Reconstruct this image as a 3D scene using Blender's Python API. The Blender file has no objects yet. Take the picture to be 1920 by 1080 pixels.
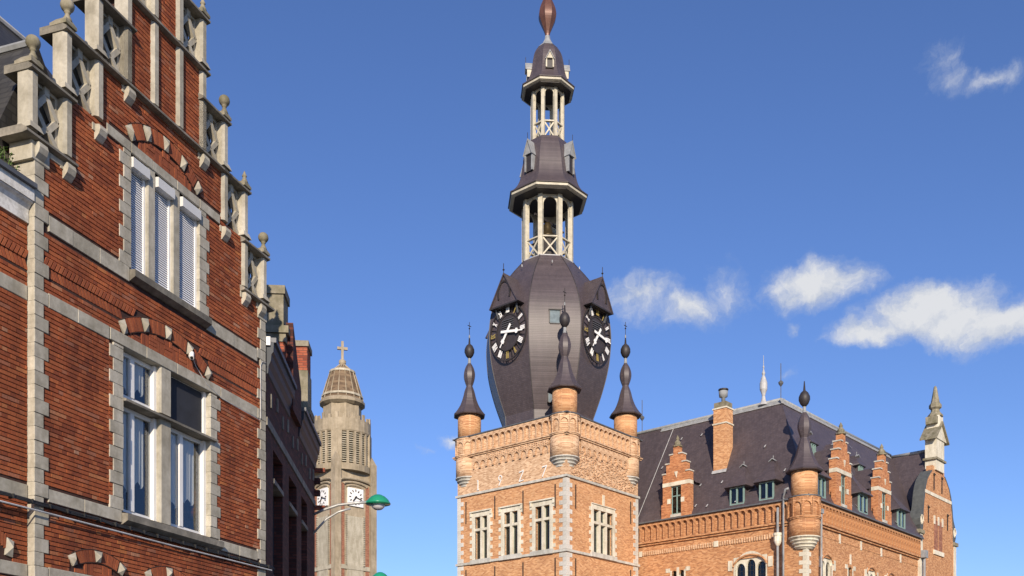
import bpy, math, random
from mathutils import Vector, Matrix
rnd = random.Random(7)
R = math.radians
sc = bpy.context.scene

# ------------------------------------------------------------------ camera, sky, sun, exposure
FPX, HOR = 1860.0, 1357.0            # focal length and horizon of the photograph in its own pixels
cam_d = bpy.data.cameras.new('camera'); cam = bpy.data.objects.new('camera', cam_d)
sc.collection.objects.link(cam); sc.camera = cam
cam.location = (0, 0, 1.6); cam.rotation_euler = (R(90), 0, 0)
cam_d.sensor_width = 36; cam_d.lens = FPX / 1920 * 36
cam_d.shift_y = (HOR - 540) / 1920; cam_d.clip_end = 9000; cam_d.clip_start = .1

SUN_EL, SUN_R = R(21), -0.05          # the sun stands low behind the camera; light runs along (SUN_R, 1)
sun_d = bpy.data.lights.new('sun', 'SUN'); sun = bpy.data.objects.new('sun', sun_d)
sc.collection.objects.link(sun)
ldir = Vector((SUN_R, 1, 0)).normalized() * math.cos(SUN_EL) + Vector((0, 0, -math.sin(SUN_EL)))
sun.rotation_euler = ldir.to_track_quat('-Z', 'Y').to_euler()
sun_d.energy = 5.0; sun_d.angle = R(.53); sun_d.color = (1.0, .86, .68)

vs = sc.view_settings
vs.view_transform = 'Standard'; vs.look = 'None'; vs.gamma = 1; vs.exposure = 0.15; vs.use_curve_mapping = False

w = bpy.data.worlds.new('World'); sc.world = w; w.use_nodes = True
nt = w.node_tree; nt.nodes.clear()
def N(t, **k):
    n = nt.nodes.new(t)
    for a, b in k.items(): setattr(n, a, b)
    return n
def L(a, b): nt.links.new(a, b)
sky = N('ShaderNodeTexSky', sky_type='NISHITA'); sky.sun_disc = False
sky.sun_elevation = SUN_EL; sky.sun_rotation = math.atan2(-SUN_R, -1)
sky.altitude = 30; sky.air_density = 1.0; sky.dust_density = .25; sky.ozone_density = 4.5
geo = N('ShaderNodeTexCoord'); nrm = N('ShaderNodeVectorMath', operation='NORMALIZE'); L(geo.outputs['Generated'], nrm.inputs[0])
sep = N('ShaderNodeSeparateXYZ'); L(nrm.outputs[0], sep.inputs[0])
az = N('ShaderNodeMath', operation='ARCTAN2'); L(sep.outputs[0], az.inputs[0]); L(sep.outputs[1], az.inputs[1])
el = N('ShaderNodeMath', operation='ARCSINE'); L(sep.outputs[2], el.inputs[0])
ae = N('ShaderNodeCombineXYZ'); L(az.outputs[0], ae.inputs[0]); L(el.outputs[0], ae.inputs[1])
wn = N('ShaderNodeTexNoise'); wn.inputs['Scale'].default_value = 11; wn.inputs['Detail'].default_value = 9; wn.inputs['Roughness'].default_value = .62
L(ae.outputs[0], wn.inputs['Vector'])
wsub = N('ShaderNodeVectorMath', operation='MULTIPLY_ADD'); L(wn.outputs['Color'], wsub.inputs[0])
wsub.inputs[1].default_value = (.085, .06, 0); wsub.inputs[2].default_value = (-.0425, -.03, 0)
wadd = N('ShaderNodeVectorMath', operation='ADD'); L(ae.outputs[0], wadd.inputs[0]); L(wsub.outputs[0], wadd.inputs[1])
def px_dir(x, y):
    v = Vector(((x - 960) / FPX, 1, (HOR - y) / FPX)).normalized()
    return math.atan2(v.x, v.y), math.asin(v.z)
clouds = []
for x, y, rx, ry, amp in [(1745, 588, 140, 56, 1.08), (1735, 560, 80, 45, 1.0), (1640, 622, 95, 34, .85), (1800, 605, 110, 50, 1.0), (1885, 622, 115, 50, .98), (1545, 532, 112, 52, .86),
                          (1500, 560, 70, 36, .6), (1590, 515, 70, 36, .75), (1205, 548, 95, 42, .68), (1295, 572, 105, 42, .62), (1372, 535, 50, 60, .38), (1480, 515, 45, 26, .4),
                          (1775, 118, 56, 44, .40), (1870, 150, 90, 32, .50), (1810, 150, 55, 30, .40), (843, 808, 26, 18, .66), (800, 838, 18, 10, .3),
                          (1490, 615, 28, 12, .36), (1468, 692, 24, 14, .3), (1740, 515, 18, 16, .25)]:
    a0, e0 = px_dir(x, y); a1, _ = px_dir(x + rx, y); _, e1 = px_dir(x, y - ry)
    clouds.append((a0, e0, abs(a1 - a0), abs(e1 - e0), amp))
rc = random.Random(3)
for k in range(12):                    # the same kind of small clouds goes on round the rest of the sky
    clouds.append((rc.choice((-1, 1)) * rc.uniform(.75, 3.0), rc.uniform(.12, .55), rc.uniform(.05, .11), rc.uniform(.018, .04), rc.uniform(.6, 1)))
prev = None; low = None
for a0, e0, ra, re, amp in clouds:
    m = N('ShaderNodeVectorMath', operation='MULTIPLY_ADD'); L(wadd.outputs[0], m.inputs[0])
    m.inputs[1].default_value = (1 / ra, 1 / re, 0); m.inputs[2].default_value = (-a0 / ra, -e0 / re, 0)
    ln = N('ShaderNodeVectorMath', operation='LENGTH'); L(m.outputs[0], ln.inputs[0])
    k = N('ShaderNodeMath', operation='MULTIPLY_ADD'); L(ln.outputs['Value'], k.inputs[0]); k.inputs[1].default_value = -.75 * amp; k.inputs[2].default_value = amp
    if prev is None: prev = k
    else:
        mx = N('ShaderNodeMath', operation='SMOOTH_MAX'); L(prev.outputs[0], mx.inputs[0]); L(k.outputs[0], mx.inputs[1]); mx.inputs[2].default_value = .12; prev = mx
fn = N('ShaderNodeTexNoise'); fn.inputs['Scale'].default_value = 24; fn.inputs['Detail'].default_value = 12; fn.inputs['Roughness'].default_value = .66
L(wadd.outputs[0], fn.inputs['Vector'])
fm = N('ShaderNodeMath', operation='MULTIPLY_ADD'); L(fn.outputs['Fac'], fm.inputs[0]); fm.inputs[1].default_value = .95; fm.inputs[2].default_value = -.47
fa = N('ShaderNodeMath', operation='ADD'); L(fm.outputs[0], fa.inputs[0]); L(prev.outputs[0], fa.inputs[1])
mr = N('ShaderNodeMapRange', interpolation_type='SMOOTHSTEP'); L(fa.outputs[0], mr.inputs['Value'])
mr.inputs['From Min'].default_value = .10; mr.inputs['From Max'].default_value = .74; mr.inputs['To Max'].default_value = .95
upv = N('ShaderNodeVectorMath', operation='ADD'); L(wadd.outputs[0], upv.inputs[0]); upv.inputs[1].default_value = (-.004, .011, 0)   # relief of the billows, lit from above
fn2 = N('ShaderNodeTexNoise'); fn2.inputs['Scale'].default_value = 24; fn2.inputs['Detail'].default_value = 5; fn2.inputs['Roughness'].default_value = .6; L(upv.outputs[0], fn2.inputs['Vector'])
dif = N('ShaderNodeMath', operation='SUBTRACT'); L(fn.outputs['Fac'], dif.inputs[0]); L(fn2.outputs['Fac'], dif.inputs[1])
dm = N('ShaderNodeMath', operation='MULTIPLY_ADD'); L(dif.outputs[0], dm.inputs[0]); dm.inputs[1].default_value = 1.9; L(fa.outputs[0], dm.inputs[2])
ccol = N('ShaderNodeMapRange'); L(dm.outputs[0], ccol.inputs['Value']); ccol.inputs['From Min'].default_value = .0; ccol.inputs['From Max'].default_value = .85
cr = N('ShaderNodeMix', data_type='RGBA'); L(ccol.outputs[0], cr.inputs['Factor'])
cr.inputs['A'].default_value = (.52, .60, .76, 1); cr.inputs['B'].default_value = (.92, .93, .95, 1)
skys = N('ShaderNodeMix', data_type='RGBA', blend_type='MULTIPLY'); skys.inputs['Factor'].default_value = 1
L(sky.outputs[0], skys.inputs['A']); skys.inputs['B'].default_value = (.90, .92, 1.16, 1)
bg = N('ShaderNodeBackground'); L(skys.outputs['Result'], bg.inputs['Color']); bg.inputs['Strength'].default_value = .12
bgc = N('ShaderNodeBackground'); L(cr.outputs['Result'], bgc.inputs['Color']); bgc.inputs['Strength'].default_value = .76
mxs = N('ShaderNodeMixShader'); L(mr.outputs[0], mxs.inputs[0]); L(bg.outputs[0], mxs.inputs[1]); L(bgc.outputs[0], mxs.inputs[2])
out = N('ShaderNodeOutputWorld'); L(mxs.outputs[0], out.inputs['Surface'])

# ------------------------------------------------------------------ materials
def mat(name, build):
    m = bpy.data.materials.new(name); m.use_nodes = True
    t = m.node_tree; p = t.nodes['Principled BSDF']
    build(t, p); return m
def nd(t, typ, **k):
    n = t.nodes.new(typ)
    for a, b in k.items(): setattr(n, a, b)
    return n
def noise(t, scale, detail=6, rough=.6, vec=None, stretch=None):
    tc = nd(t, 'ShaderNodeTexCoord'); v = tc.outputs['Object']
    if stretch:
        mp = nd(t, 'ShaderNodeMapping'); t.links.new(v, mp.inputs[0]); mp.inputs['Scale'].default_value = stretch; v = mp.outputs[0]
    n = nd(t, 'ShaderNodeTexNoise'); t.links.new(v, n.inputs['Vector'])
    n.inputs['Scale'].default_value = scale; n.inputs['Detail'].default_value = detail; n.inputs['Roughness'].default_value = rough
    return n
def ramp(t, src, stops, interp='LINEAR'):
    r = nd(t, 'ShaderNodeValToRGB'); t.links.new(src, r.inputs[0]); r.color_ramp.interpolation = interp
    e = r.color_ramp.elements
    while len(e) < len(stops): e.new(.5)
    for q, (p, c) in zip(e, stops): q.position = p; q.color = (*c, 1) if len(c) == 3 else c
    return r
def mixc(t, fac, a, b, mode='MIX'):
    m = nd(t, 'ShaderNodeMix', data_type='RGBA', blend_type=mode)
    for s, v in (('Factor', fac), ('A', a), ('B', b)):
        if isinstance(v, (int, float)): m.inputs[s].default_value = v
        elif isinstance(v, tuple): m.inputs[s].default_value = (*v, 1)
        else: t.links.new(v, m.inputs[s])
    return m.outputs['Result']
def bump(t, p, src, strength=.3, dist=.01):
    b = nd(t, 'ShaderNodeBump'); t.links.new(src, b.inputs['Height']); b.inputs['Strength'].default_value = strength; b.inputs['Distance'].default_value = dist
    t.links.new(b.outputs[0], p.inputs['Normal'])
def plain(name, col, rough=.6, metal=0, var=.25, scale=3, bmp=0):
    def f(t, p):
        n = noise(t, scale); r = ramp(t, n.outputs['Fac'], [(.3, tuple(c * (1 - var) for c in col)), (.7, tuple(min(1, c * (1 + var)) for c in col))])
        t.links.new(r.outputs[0], p.inputs['Base Color']); p.inputs['Roughness'].default_value = rough; p.inputs['Metallic'].default_value = metal
        if bmp: bump(t, p, n.outputs['Fac'], bmp)
    return mat(name, f)
def rand_brick(name, stops, rough=.85):
    def f(t, p):
        g = nd(t, 'ShaderNodeNewGeometry'); oi = nd(t, 'ShaderNodeObjectInfo')
        a = nd(t, 'ShaderNodeMath', operation='ADD'); t.links.new(g.outputs['Random Per Island'], a.inputs[0]); t.links.new(oi.outputs['Random'], a.inputs[1])
        fr = nd(t, 'ShaderNodeMath', operation='FRACT'); t.links.new(a.outputs[0], fr.inputs[0])
        r = ramp(t, fr.outputs[0], stops)
        gp = nd(t, 'ShaderNodeNewGeometry')
        n = nd(t, 'ShaderNodeTexNoise'); t.links.new(gp.outputs['Position'], n.inputs['Vector']); n.inputs['Scale'].default_value = 30; n.inputs['Detail'].default_value = 4
        n2 = nd(t, 'ShaderNodeTexNoise'); t.links.new(gp.outputs['Position'], n2.inputs['Vector']); n2.inputs['Scale'].default_value = 1.1; n2.inputs['Detail'].default_value = 5
        c = mixc(t, .5, r.outputs[0], ramp(t, n.outputs['Fac'], [(.3, (.55, .55, .55)), (.7, (1.25, 1.2, 1.2))]).outputs[0], 'MULTIPLY')
        c = mixc(t, .7, c, ramp(t, n2.outputs['Fac'], [(.3, (.60, .56, .55)), (.7, (1.22, 1.22, 1.22))]).outputs[0], 'MULTIPLY')
        mp = nd(t, 'ShaderNodeMapping'); t.links.new(gp.outputs['Position'], mp.inputs[0]); mp.inputs['Scale'].default_value = (2.2, 2.2, .22)
        n3 = nd(t, 'ShaderNodeTexNoise'); t.links.new(mp.outputs[0], n3.inputs['Vector']); n3.inputs['Scale'].default_value = 1.6; n3.inputs['Detail'].default_value = 5
        c = mixc(t, .45, c, ramp(t, n3.outputs['Fac'], [(.38, (.62, .60, .60)), (.52, (1.06, 1.06, 1.06))]).outputs[0], 'MULTIPLY')
        t.links.new(c, p.inputs['Base Color']); p.inputs['Roughness'].default_value = rough
        bump(t, p, n.outputs['Fac'], .5, .004)
    return mat(name, f)
def wall_coords(t, row, length):
    tc = nd(t, 'ShaderNodeTexCoord'); s = nd(t, 'ShaderNodeSeparateXYZ'); t.links.new(tc.outputs['Object'], s.inputs[0])
    a = nd(t, 'ShaderNodeMath', operation='ADD'); t.links.new(s.outputs[0], a.inputs[0]); t.links.new(s.outputs[1], a.inputs[1])
    c = nd(t, 'ShaderNodeCombineXYZ'); t.links.new(a.outputs[0], c.inputs[0]); t.links.new(s.outputs[2], c.inputs[1])
    b = nd(t, 'ShaderNodeTexBrick'); t.links.new(c.outputs[0], b.inputs['Vector'])
    b.inputs['Scale'].default_value = 1; b.inputs['Brick Width'].default_value = length; b.inputs['Row Height'].default_value = row
    return b
def brick_wall(name, cols, mortar, row=.07, length=.22, blot=.6, relief=.35):
    def f(t, p):
        b = wall_coords(t, row, length); b.inputs['Mortar Size'].default_value = .008; b.inputs['Bias'].default_value = 0
        b.inputs['Color1'].default_value = (0, 0, 0, 1); b.inputs['Color2'].default_value = (1, 1, 1, 1); b.inputs['Mortar'].default_value = (.5, .5, .5, 1)
        n = noise(t, .8, 8, .7); n2 = noise(t, 3.5, 5, .65)
        v = mixc(t, .38, b.outputs['Color'], n2.outputs['Fac'])
        r = ramp(t, v, [(.2, cols[0]), (.45, cols[1]), (.62, cols[2]), (.85, cols[3])])
        c = mixc(t, blot, r.outputs[0], ramp(t, n.outputs['Fac'], [(.3, (.72, .66, .62)), (.7, (1.22, 1.22, 1.22))]).outputs[0], 'MULTIPLY')
        c = mixc(t, b.outputs['Fac'], c, mortar)
        t.links.new(c, p.inputs['Base Color']); p.inputs['Roughness'].default_value = .88
        h = mixc(t, b.outputs['Fac'], b.outputs['Color'], (-.8, -.8, -.8))
        bump(t, p, h, relief * .6, .012)
    return mat(name, f)
def stone(name, c0, c1, c2, scale=2.2, rough=.8, bmp=.25):
    def f(t, p):
        n = noise(t, scale, 8, .65); n2 = noise(t, scale * 6, 5, .6); n3 = noise(t, 1.0, 4, .6, stretch=(3, 3, .5))
        r = ramp(t, n.outputs['Fac'], [(.28, c0), (.5, c1), (.72, c2)])
        c = mixc(t, .5, r.outputs[0], ramp(t, n2.outputs['Fac'], [(.3, (.75, .75, .73)), (.65, (1.12, 1.12, 1.12))]).outputs[0], 'MULTIPLY')
        c = mixc(t, .55, c, ramp(t, n3.outputs['Fac'], [(.35, (.68, .66, .6)), (.6, (1.1, 1.1, 1.1))]).outputs[0], 'MULTIPLY')
        oi = nd(t, 'ShaderNodeObjectInfo')
        c = mixc(t, .6, c, ramp(t, oi.outputs['Random'], [(0, (.8, .79, .76)), (1, (1.12, 1.1, 1.08))]).outputs[0], 'MULTIPLY')
        t.links.new(c, p.inputs['Base Color']); p.inputs['Roughness'].default_value = rough
        bump(t, p, n2.outputs['Fac'], bmp, .01)
    return mat(name, f)
def slate(name, c0, c1, row=.16, length=.25, rough=.5):
    def f(t, p):
        b = wall_coords(t, row, length); b.inputs['Mortar Size'].default_value = .012
        b.inputs['Color1'].default_value = (.25, .25, .25, 1); b.inputs['Color2'].default_value = (.75, .75, .75, 1); b.inputs['Mortar'].default_value = (0, 0, 0, 1)
        n = noise(t, .55, 8, .65); n3 = noise(t, 1.2, 4, .6, stretch=(2.5, 2.5, .35))
        v = mixc(t, .5, b.outputs['Color'], n.outputs['Fac'])
        r = ramp(t, v, [(.1, tuple(x * .78 for x in c0)), (.4, c0), (.7, c1)])
        c = mixc(t, .5, r.outputs[0], ramp(t, n3.outputs['Fac'], [(.4, (.84, .84, .85)), (.7, (1.25, 1.22, 1.2))]).outputs[0], 'MULTIPLY')
        t.links.new(c, p.inputs['Base Color']); p.inputs['Roughness'].default_value = rough
        p.inputs['Specular IOR Level'].default_value = .5
        bump(t, p, b.outputs['Color'], .25, .012)
    return mat(name, f)
def glass(name, tint, mixf, rough=.03):
    def f(t, p):
        tr = nd(t, 'ShaderNodeBsdfTransparent'); tr.inputs[0].default_value = (*tint, 1)
        gl = nd(t, 'ShaderNodeBsdfGlossy'); gl.inputs['Roughness'].default_value = rough; gl.inputs['Color'].default_value = (.9, .93, 1, 1)
        n = noise(t, 2.5, 2); b = nd(t, 'ShaderNodeBump'); t.links.new(n.outputs['Fac'], b.inputs['Height']); b.inputs['Strength'].default_value = .08; b.inputs['Distance'].default_value = .05
        t.links.new(b.outputs[0], gl.inputs['Normal'])
        lw = nd(t, 'ShaderNodeLayerWeight'); lw.inputs['Blend'].default_value = .5; fr = nd(t, 'ShaderNodeMath', operation='POWER'); t.links.new(lw.outputs['Facing'], fr.inputs[0]); fr.inputs[1].default_value = 3.5
        ad = nd(t, 'ShaderNodeMath', operation='ADD', use_clamp=True); t.links.new(fr.outputs[0], ad.inputs[0]); ad.inputs[1].default_value = mixf
        m = nd(t, 'ShaderNodeMixShader'); t.links.new(ad.outputs[0], m.inputs[0]); t.links.new(tr.outputs[0], m.inputs[1]); t.links.new(gl.outputs[0], m.inputs[2])
        o = [x for x in t.nodes if x.type == 'OUTPUT_MATERIAL'][0]; t.links.new(m.outputs[0], o.inputs['Surface'])
    return mat(name, f)

M = {}
M['brick'] = rand_brick('red_brick', [(0, (.22, .053, .018)), (.22, (.31, .076, .023)), (.55, (.355, .092, .028)), (.82, (.39, .110, .034)), (.93, (.34, .13, .070)), (.97, (.46, .15, .04)), (1, (.40, .21, .13))])
M['brick_deco'] = rand_brick('red_moulded_brick', [(0, (.27, .068, .025)), (.5, (.33, .088, .031)), (1, (.38, .112, .040))])
M['mortar'] = plain('dark_mortar', (.050, .021, .015), .95, var=.4, scale=8)
M['brick_far'] = brick_wall('red_brick_wall', [(.16, .035, .018), (.27, .058, .028), (.33, .075, .035), (.40, .12, .06)], (.10, .05, .035))
M['brick_shaded'] = brick_wall('dark_red_brick_wall', [(.045, .012, .009), (.075, .018, .012), (.10, .024, .016), (.13, .04, .028)], (.035, .018, .016))  # red brick darkened: the street house's shade is put into its colour
M['tower_pale'] = brick_wall('pale_pink_brick', [(.37, .205, .112), (.58, .37, .22), (.67, .45, .28), (.77, .56, .37)], (.62, .43, .27), blot=.8, relief=.8)
M['tower_brick'] = brick_wall('orange_brick', [(.37, .155, .066), (.52, .25, .106), (.60, .315, .145), (.70, .42, .22)], (.58, .36, .20), blot=.85, relief=.6)
M['hall_brick'] = brick_wall('warm_orange_brick', [(.29, .115, .048), (.44, .195, .080), (.53, .255, .11), (.63, .36, .185)], (.50, .30, .16), blot=.6, relief=.6)
M['stone'] = stone('grey_stone', (.28, .255, .20), (.43, .40, .33), (.54, .51, .435), scale=2.6)
M['stone_moss'] = stone('lichen_stone', (.13, .125, .07), (.24, .215, .15), (.36, .325, .26), scale=3.2)
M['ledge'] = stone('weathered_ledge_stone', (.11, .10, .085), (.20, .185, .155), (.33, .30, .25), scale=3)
M['cream'] = stone('cream_stone', (.56, .51, .41), (.68, .64, .53), (.76, .72, .62), scale=1.5, bmp=.1)
M['bluestone'] = stone('blue_grey_stone', (.40, .395, .36), (.52, .51, .47), (.60, .585, .54), scale=1.5)
M['quoin_stone'] = stone('pale_grey_stone', (.48, .465, .43), (.62, .60, .56), (.70, .68, .64), scale=1.5, bmp=.1)
M['dormer_brick'] = brick_wall('red_orange_brick', [(.27, .09, .036), (.42, .155, .060), (.50, .205, .085), (.58, .28, .13)], (.46, .25, .13), blot=.6, relief=.6)
M['concrete'] = stone('church_concrete', (.27, .225, .155), (.36, .30, .215), (.43, .365, .27), scale=.5)
M['concrete_light'] = stone('church_rendered_panel', (.38, .34, .26), (.48, .44, .35), (.55, .51, .42), scale=1.0, bmp=.6)
M['church_brick'] = brick_wall('church_red_brick', [(.20, .075, .045), (.29, .11, .065), (.33, .135, .08), (.38, .18, .11)], (.3, .18, .12), row=.1, length=.3)
M['church_tile'] = brick_wall('brown_dome_tile', [(.085, .058, .035), (.14, .096, .058), (.18, .125, .075), (.25, .18, .11)], (.09, .05, .035), row=.35, length=.5)
M['slate'] = slate('purple_slate', (.073, .057, .061), (.102, .081, .086), row=.12, length=.2, rough=.46)
M['slate_grey'] = slate('grey_slate', (.035, .034, .033), (.062, .060, .056), row=.12, length=.2)
M['slate_moss'] = slate('mossy_slate', (.04, .037, .022), (.075, .068, .04), row=.12, length=.2, rough=.8)
M['slate_mould'] = plain('slate_dark_trim', (.032, .027, .028), .55)
M['zinc'] = plain('zinc_sheet', (.27, .28, .285), .6, 0)
M['zinc_dark'] = plain('dark_zinc', (.10, .105, .115), .55, 0)
M['coping'] = plain('dark_lead_coping', (.085, .092, .09), .6)
M['frame_dark'] = plain('dark_green_frame', (.11, .14, .115), .5)
M['hatch_glass'] = plain('dull_hatch_glass', (.15, .19, .21), .9)
M['shade_trim'] = plain('shaded_painted_trim', (.022, .029, .040), .6)  # bluish shade on that house's cornice and window frames, put into the base colour
M['lead'] = plain('pale_lead', (.42, .42, .42), .6)
M['copper'] = plain('brown_copper', (.13, .058, .040), .45, .2, var=.25)
M['white_paint'] = plain('white_paint', (.78, .77, .74), .5, var=.06)
M['old_paint'] = stone('flaking_white_paint', (.42, .40, .37), (.74, .73, .70), (.80, .79, .77), scale=5)
M['cream_paint'] = plain('cream_wood_paint', (.50, .46, .36), .65, var=.2)
M['green_paint'] = plain('grey_green_paint', (.20, .30, .27), .5, var=.12)
M['green_enamel'] = plain('green_enamel', (.02, .27, .15), .28, var=.08)
M['lamp_white'] = plain('opal_glass', (.55, .53, .57), .25, var=.05)
M['galv'] = plain('galvanised_tube', (.42, .42, .41), .45, .4)
M['black'] = plain('black_rubber', (.018, .018, .018), .6)
M['iron'] = plain('black_iron', (.03, .024, .022), .6)
M['gold'] = plain('gilded_metal', (.60, .44, .12), .38, .5, var=.15)
M['white'] = plain('white_enamel', (.86, .85, .82), .4, var=.03)
M['dial'] = plain('dark_dial_board', (.040, .032, .033), .6, var=.2)
M['blind'] = plain('dark_screen_fabric', (.02, .022, .03), .8)
M['room'] = plain('dim_room', (.05, .045, .04), .9)
M['curtain'] = plain('white_net_curtain', (.80, .79, .75), .9, var=.06)
M['shutter'] = plain('pvc_shutter', (.80, .81, .84), .4, var=.04)
M['shutter_box'] = plain('shutter_box_paint', (.62, .62, .60), .45, var=.05)
M['glass'] = glass('window_glass', (.86, .87, .86), .03)
M['glass_dark'] = glass('tower_glass', (.30, .32, .33), .05)
M['bronze'] = plain('bell_bronze', (.10, .075, .04), .4, .7)
M['ground'] = plain('asphalt', (.055, .054, .052), .9, var=.3, scale=2)
M['paving'] = plain('pale_paving', (.28, .26, .23), .85, var=.2)
M['leaf'] = plain('leaf_green', (.10, .20, .02), .6, var=.4, scale=20)
M['wire'] = plain('pale_cable', (.5, .5, .5), .5)

# ------------------------------------------------------------------ mesh helpers
COL = sc.collection
class MB:
    """collects shapes in the local frame of a thing (x right, -y outward, z up)"""
    def __init__(s, fr=None): s.v = []; s.f = []; s.fr = fr
    def P(s, p):
        s.v.append(tuple(s.fr @ Vector(p)) if s.fr else tuple(p)); return len(s.v) - 1
    def add(s, pts, faces):
        o = len(s.v)
        for p in pts: s.P(p)
        for f in faces: s.f.append([i + o for i in f])
        return s
    def box(s, x0, x1, y0, y1, z0, z1):
        return s.add([(x0, y0, z0), (x1, y0, z0), (x1, y1, z0), (x0, y1, z0), (x0, y0, z1), (x1, y0, z1), (x1, y1, z1), (x0, y1, z1)],
                     [(0, 3, 2, 1), (4, 5, 6, 7), (0, 1, 5, 4), (1, 2, 6, 5), (2, 3, 7, 6), (3, 0, 4, 7)])
    def obox(s, c, ax, ay, az):
        c, ax, ay, az = Vector(c), Vector(ax), Vector(ay), Vector(az)
        pts = [c + i * ax + j * ay + k * az for k in (-1, 1) for i, j in ((-1, -1), (1, -1), (1, 1), (-1, 1))]
        return s.add([tuple(p) for p in pts], [(0, 3, 2, 1), (4, 5, 6, 7), (0, 1, 5, 4), (1, 2, 6, 5), (2, 3, 7, 6), (3, 0, 4, 7)])
    def bar(s, p, q, w_, d_, up=(0, 1, 0)):
        """flat bar from p to q, w_ wide in the wall plane, d_ deep along up"""
        p, q = Vector(p), Vector(q); a = (q - p); u = Vector(up).normalized(); sd = a.cross(u).normalized()
        return s.obox((p + q) / 2, a / 2, sd * w_ / 2, u * d_ / 2)
    def prism(s, poly, y0, y1):
        """polygon in (x,z) extruded from y0 (front) to y1"""
        n = len(poly); o = len(s.v)
        for x, z in poly: s.P((x, y0, z))
        for x, z in poly: s.P((x, y1, z))
        s.f.append([o + i for i in range(n)]); s.f.append([o + n + i for i in reversed(range(n))])
        for i in range(n):
            j = (i + 1) % n; s.f.append([o + i, o + n + i, o + n + j, o + j])
        return s
    def lathe(s, prof, n, c=(0, 0), ph=0, cap=True, apothem=False):
        k = 1 / math.cos(math.pi / n) if apothem else 1
        o = len(s.v); m = len(prof)
        for r, z in prof:
            for i in range(n):
                a = ph + 2 * math.pi * i / n; s.P((c[0] + r * k * math.cos(a), c[1] + r * k * math.sin(a), z))
        for j in range(m - 1):
            for i in range(n):
                i2 = (i + 1) % n; s.f.append([o + j * n + i, o + j * n + i2, o + (j + 1) * n + i2, o + (j + 1) * n + i])
        if cap:
            s.f.append([o + i for i in reversed(range(n))]); s.f.append([o + (m - 1) * n + i for i in range(n)])
        return s
    def tube(s, pts, r, n=8):
        pts = [Vector(p) for p in pts]; o = len(s.v); m = len(pts)
        for k, p in enumerate(pts):
            d = (pts[min(k + 1, m - 1)] - pts[max(k - 1, 0)]).normalized()
            a = d.cross(Vector((0, 0, 1)) if abs(d.z) < .9 else Vector((1, 0, 0))).normalized(); b = d.cross(a)
            rr = r[k] if isinstance(r, (list, tuple)) else r
            for i in range(n):
                t = 2 * math.pi * i / n; s.P(p + a * rr * math.cos(t) + b * rr * math.sin(t))
        for k in range(m - 1):
            for i in range(n):
                i2 = (i + 1) % n; s.f.append([o + k * n + i, o + k * n + i2, o + (k + 1) * n + i2, o + (k + 1) * n + i])
        s.f.append([o + i for i in range(n)]); s.f.append([o + (m - 1) * n + i for i in reversed(range(n))])
        return s
    def poly(s, pts): return s.add(pts, [tuple(range(len(pts)))])
    def mesh(s, name, m, smooth=False):
        me = bpy.data.meshes.new(name); me.from_pydata(s.v, [], s.f); me.materials.append(M[m] if isinstance(m, str) else m)
        if smooth: me.polygons.foreach_set('use_smooth', [True] * len(me.polygons))
        import bmesh
        bm = bmesh.new(); bm.from_mesh(me); bmesh.ops.recalc_face_normals(bm, faces=bm.faces); bm.to_mesh(me); bm.free()
        me.update(); return me
    def build(s, name, m, parent=None, smooth=False, **k):
        return link(name, s.mesh(name, m, smooth), parent, **k)
def smooth_prof(pr, k=4):
    out = []
    for i in range(len(pr) - 1):
        p0, p1, p2, p3 = pr[max(i - 1, 0)], pr[i], pr[i + 1], pr[min(i + 2, len(pr) - 1)]
        for j in range(k):
            t = j / k; out.append(tuple(.5 * (2 * b + (c - a) * t + (2 * a - 5 * b + 4 * c - d) * t * t + (3 * b - a - 3 * c + d) * t ** 3) for a, b, c, d in zip(p0, p1, p2, p3)))
    return out + [pr[-1]]
def link(name, me, parent=None, loc=None, rot=None, **k):
    o = bpy.data.objects.new(name, me); COL.objects.link(o); o.parent = parent
    if loc: o.location = loc
    if rot: o.rotation_euler = rot
    for a, b in k.items(): o[a] = b
    return o
def thing(name, label, cat, loc=(0, 0, 0), rz=0, group=None):
    o = bpy.data.objects.new(name, None); COL.objects.link(o); o.location = loc; o.rotation_euler = (0, 0, rz)
    o.empty_display_size = .5; o['label'] = label; o['category'] = cat
    if group: o['group'] = group
    return o
def frame(ox, oy, deg): return Matrix.Translation((ox, oy, 0)) @ Matrix.Rotation(R(deg), 4, 'Z')
def arch_frame(mb, x0, x1, z0, z1, spring, yf, yb, wall=.06, n=8, pointed=False):
    """rectangular slab x0..x1, z0..z1 with a round-headed opening, front at yf, back at yb"""
    cx = (x0 + x1) / 2; r = (x1 - x0) / 2 - wall; rise = r * 1.3 if pointed else r
    arc = [(cx - r * math.cos(math.pi * i / n), spring + rise * math.sin(math.pi * i / n)) for i in range(n + 1)]
    inner = [(cx - r, z0)] + arc + [(cx + r, z0)]
    o = len(mb.v)
    for a, b in inner: mb.P((a, yf, b)); mb.P((a, yb, b))
    for i in range(len(inner) - 1): p = o + 2 * i; mb.f.append([p, p + 2, p + 3, p + 1])
    for i in range(n):
        (a, b), (c, d) = arc[i], arc[i + 1]; mb.poly([(a, yf, b), (c, yf, d), (c, yf, z1), (a, yf, z1)])
    for a, b in ((x0, cx - r), (cx + r, x1)): mb.poly([(a, yf, z0), (b, yf, z0), (b, yf, z1), (a, yf, z1)])
    mb.poly([(x0, yf, z1), (x1, yf, z1), (x1, yb, z1), (x0, yb, z1)])
    return mb
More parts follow.
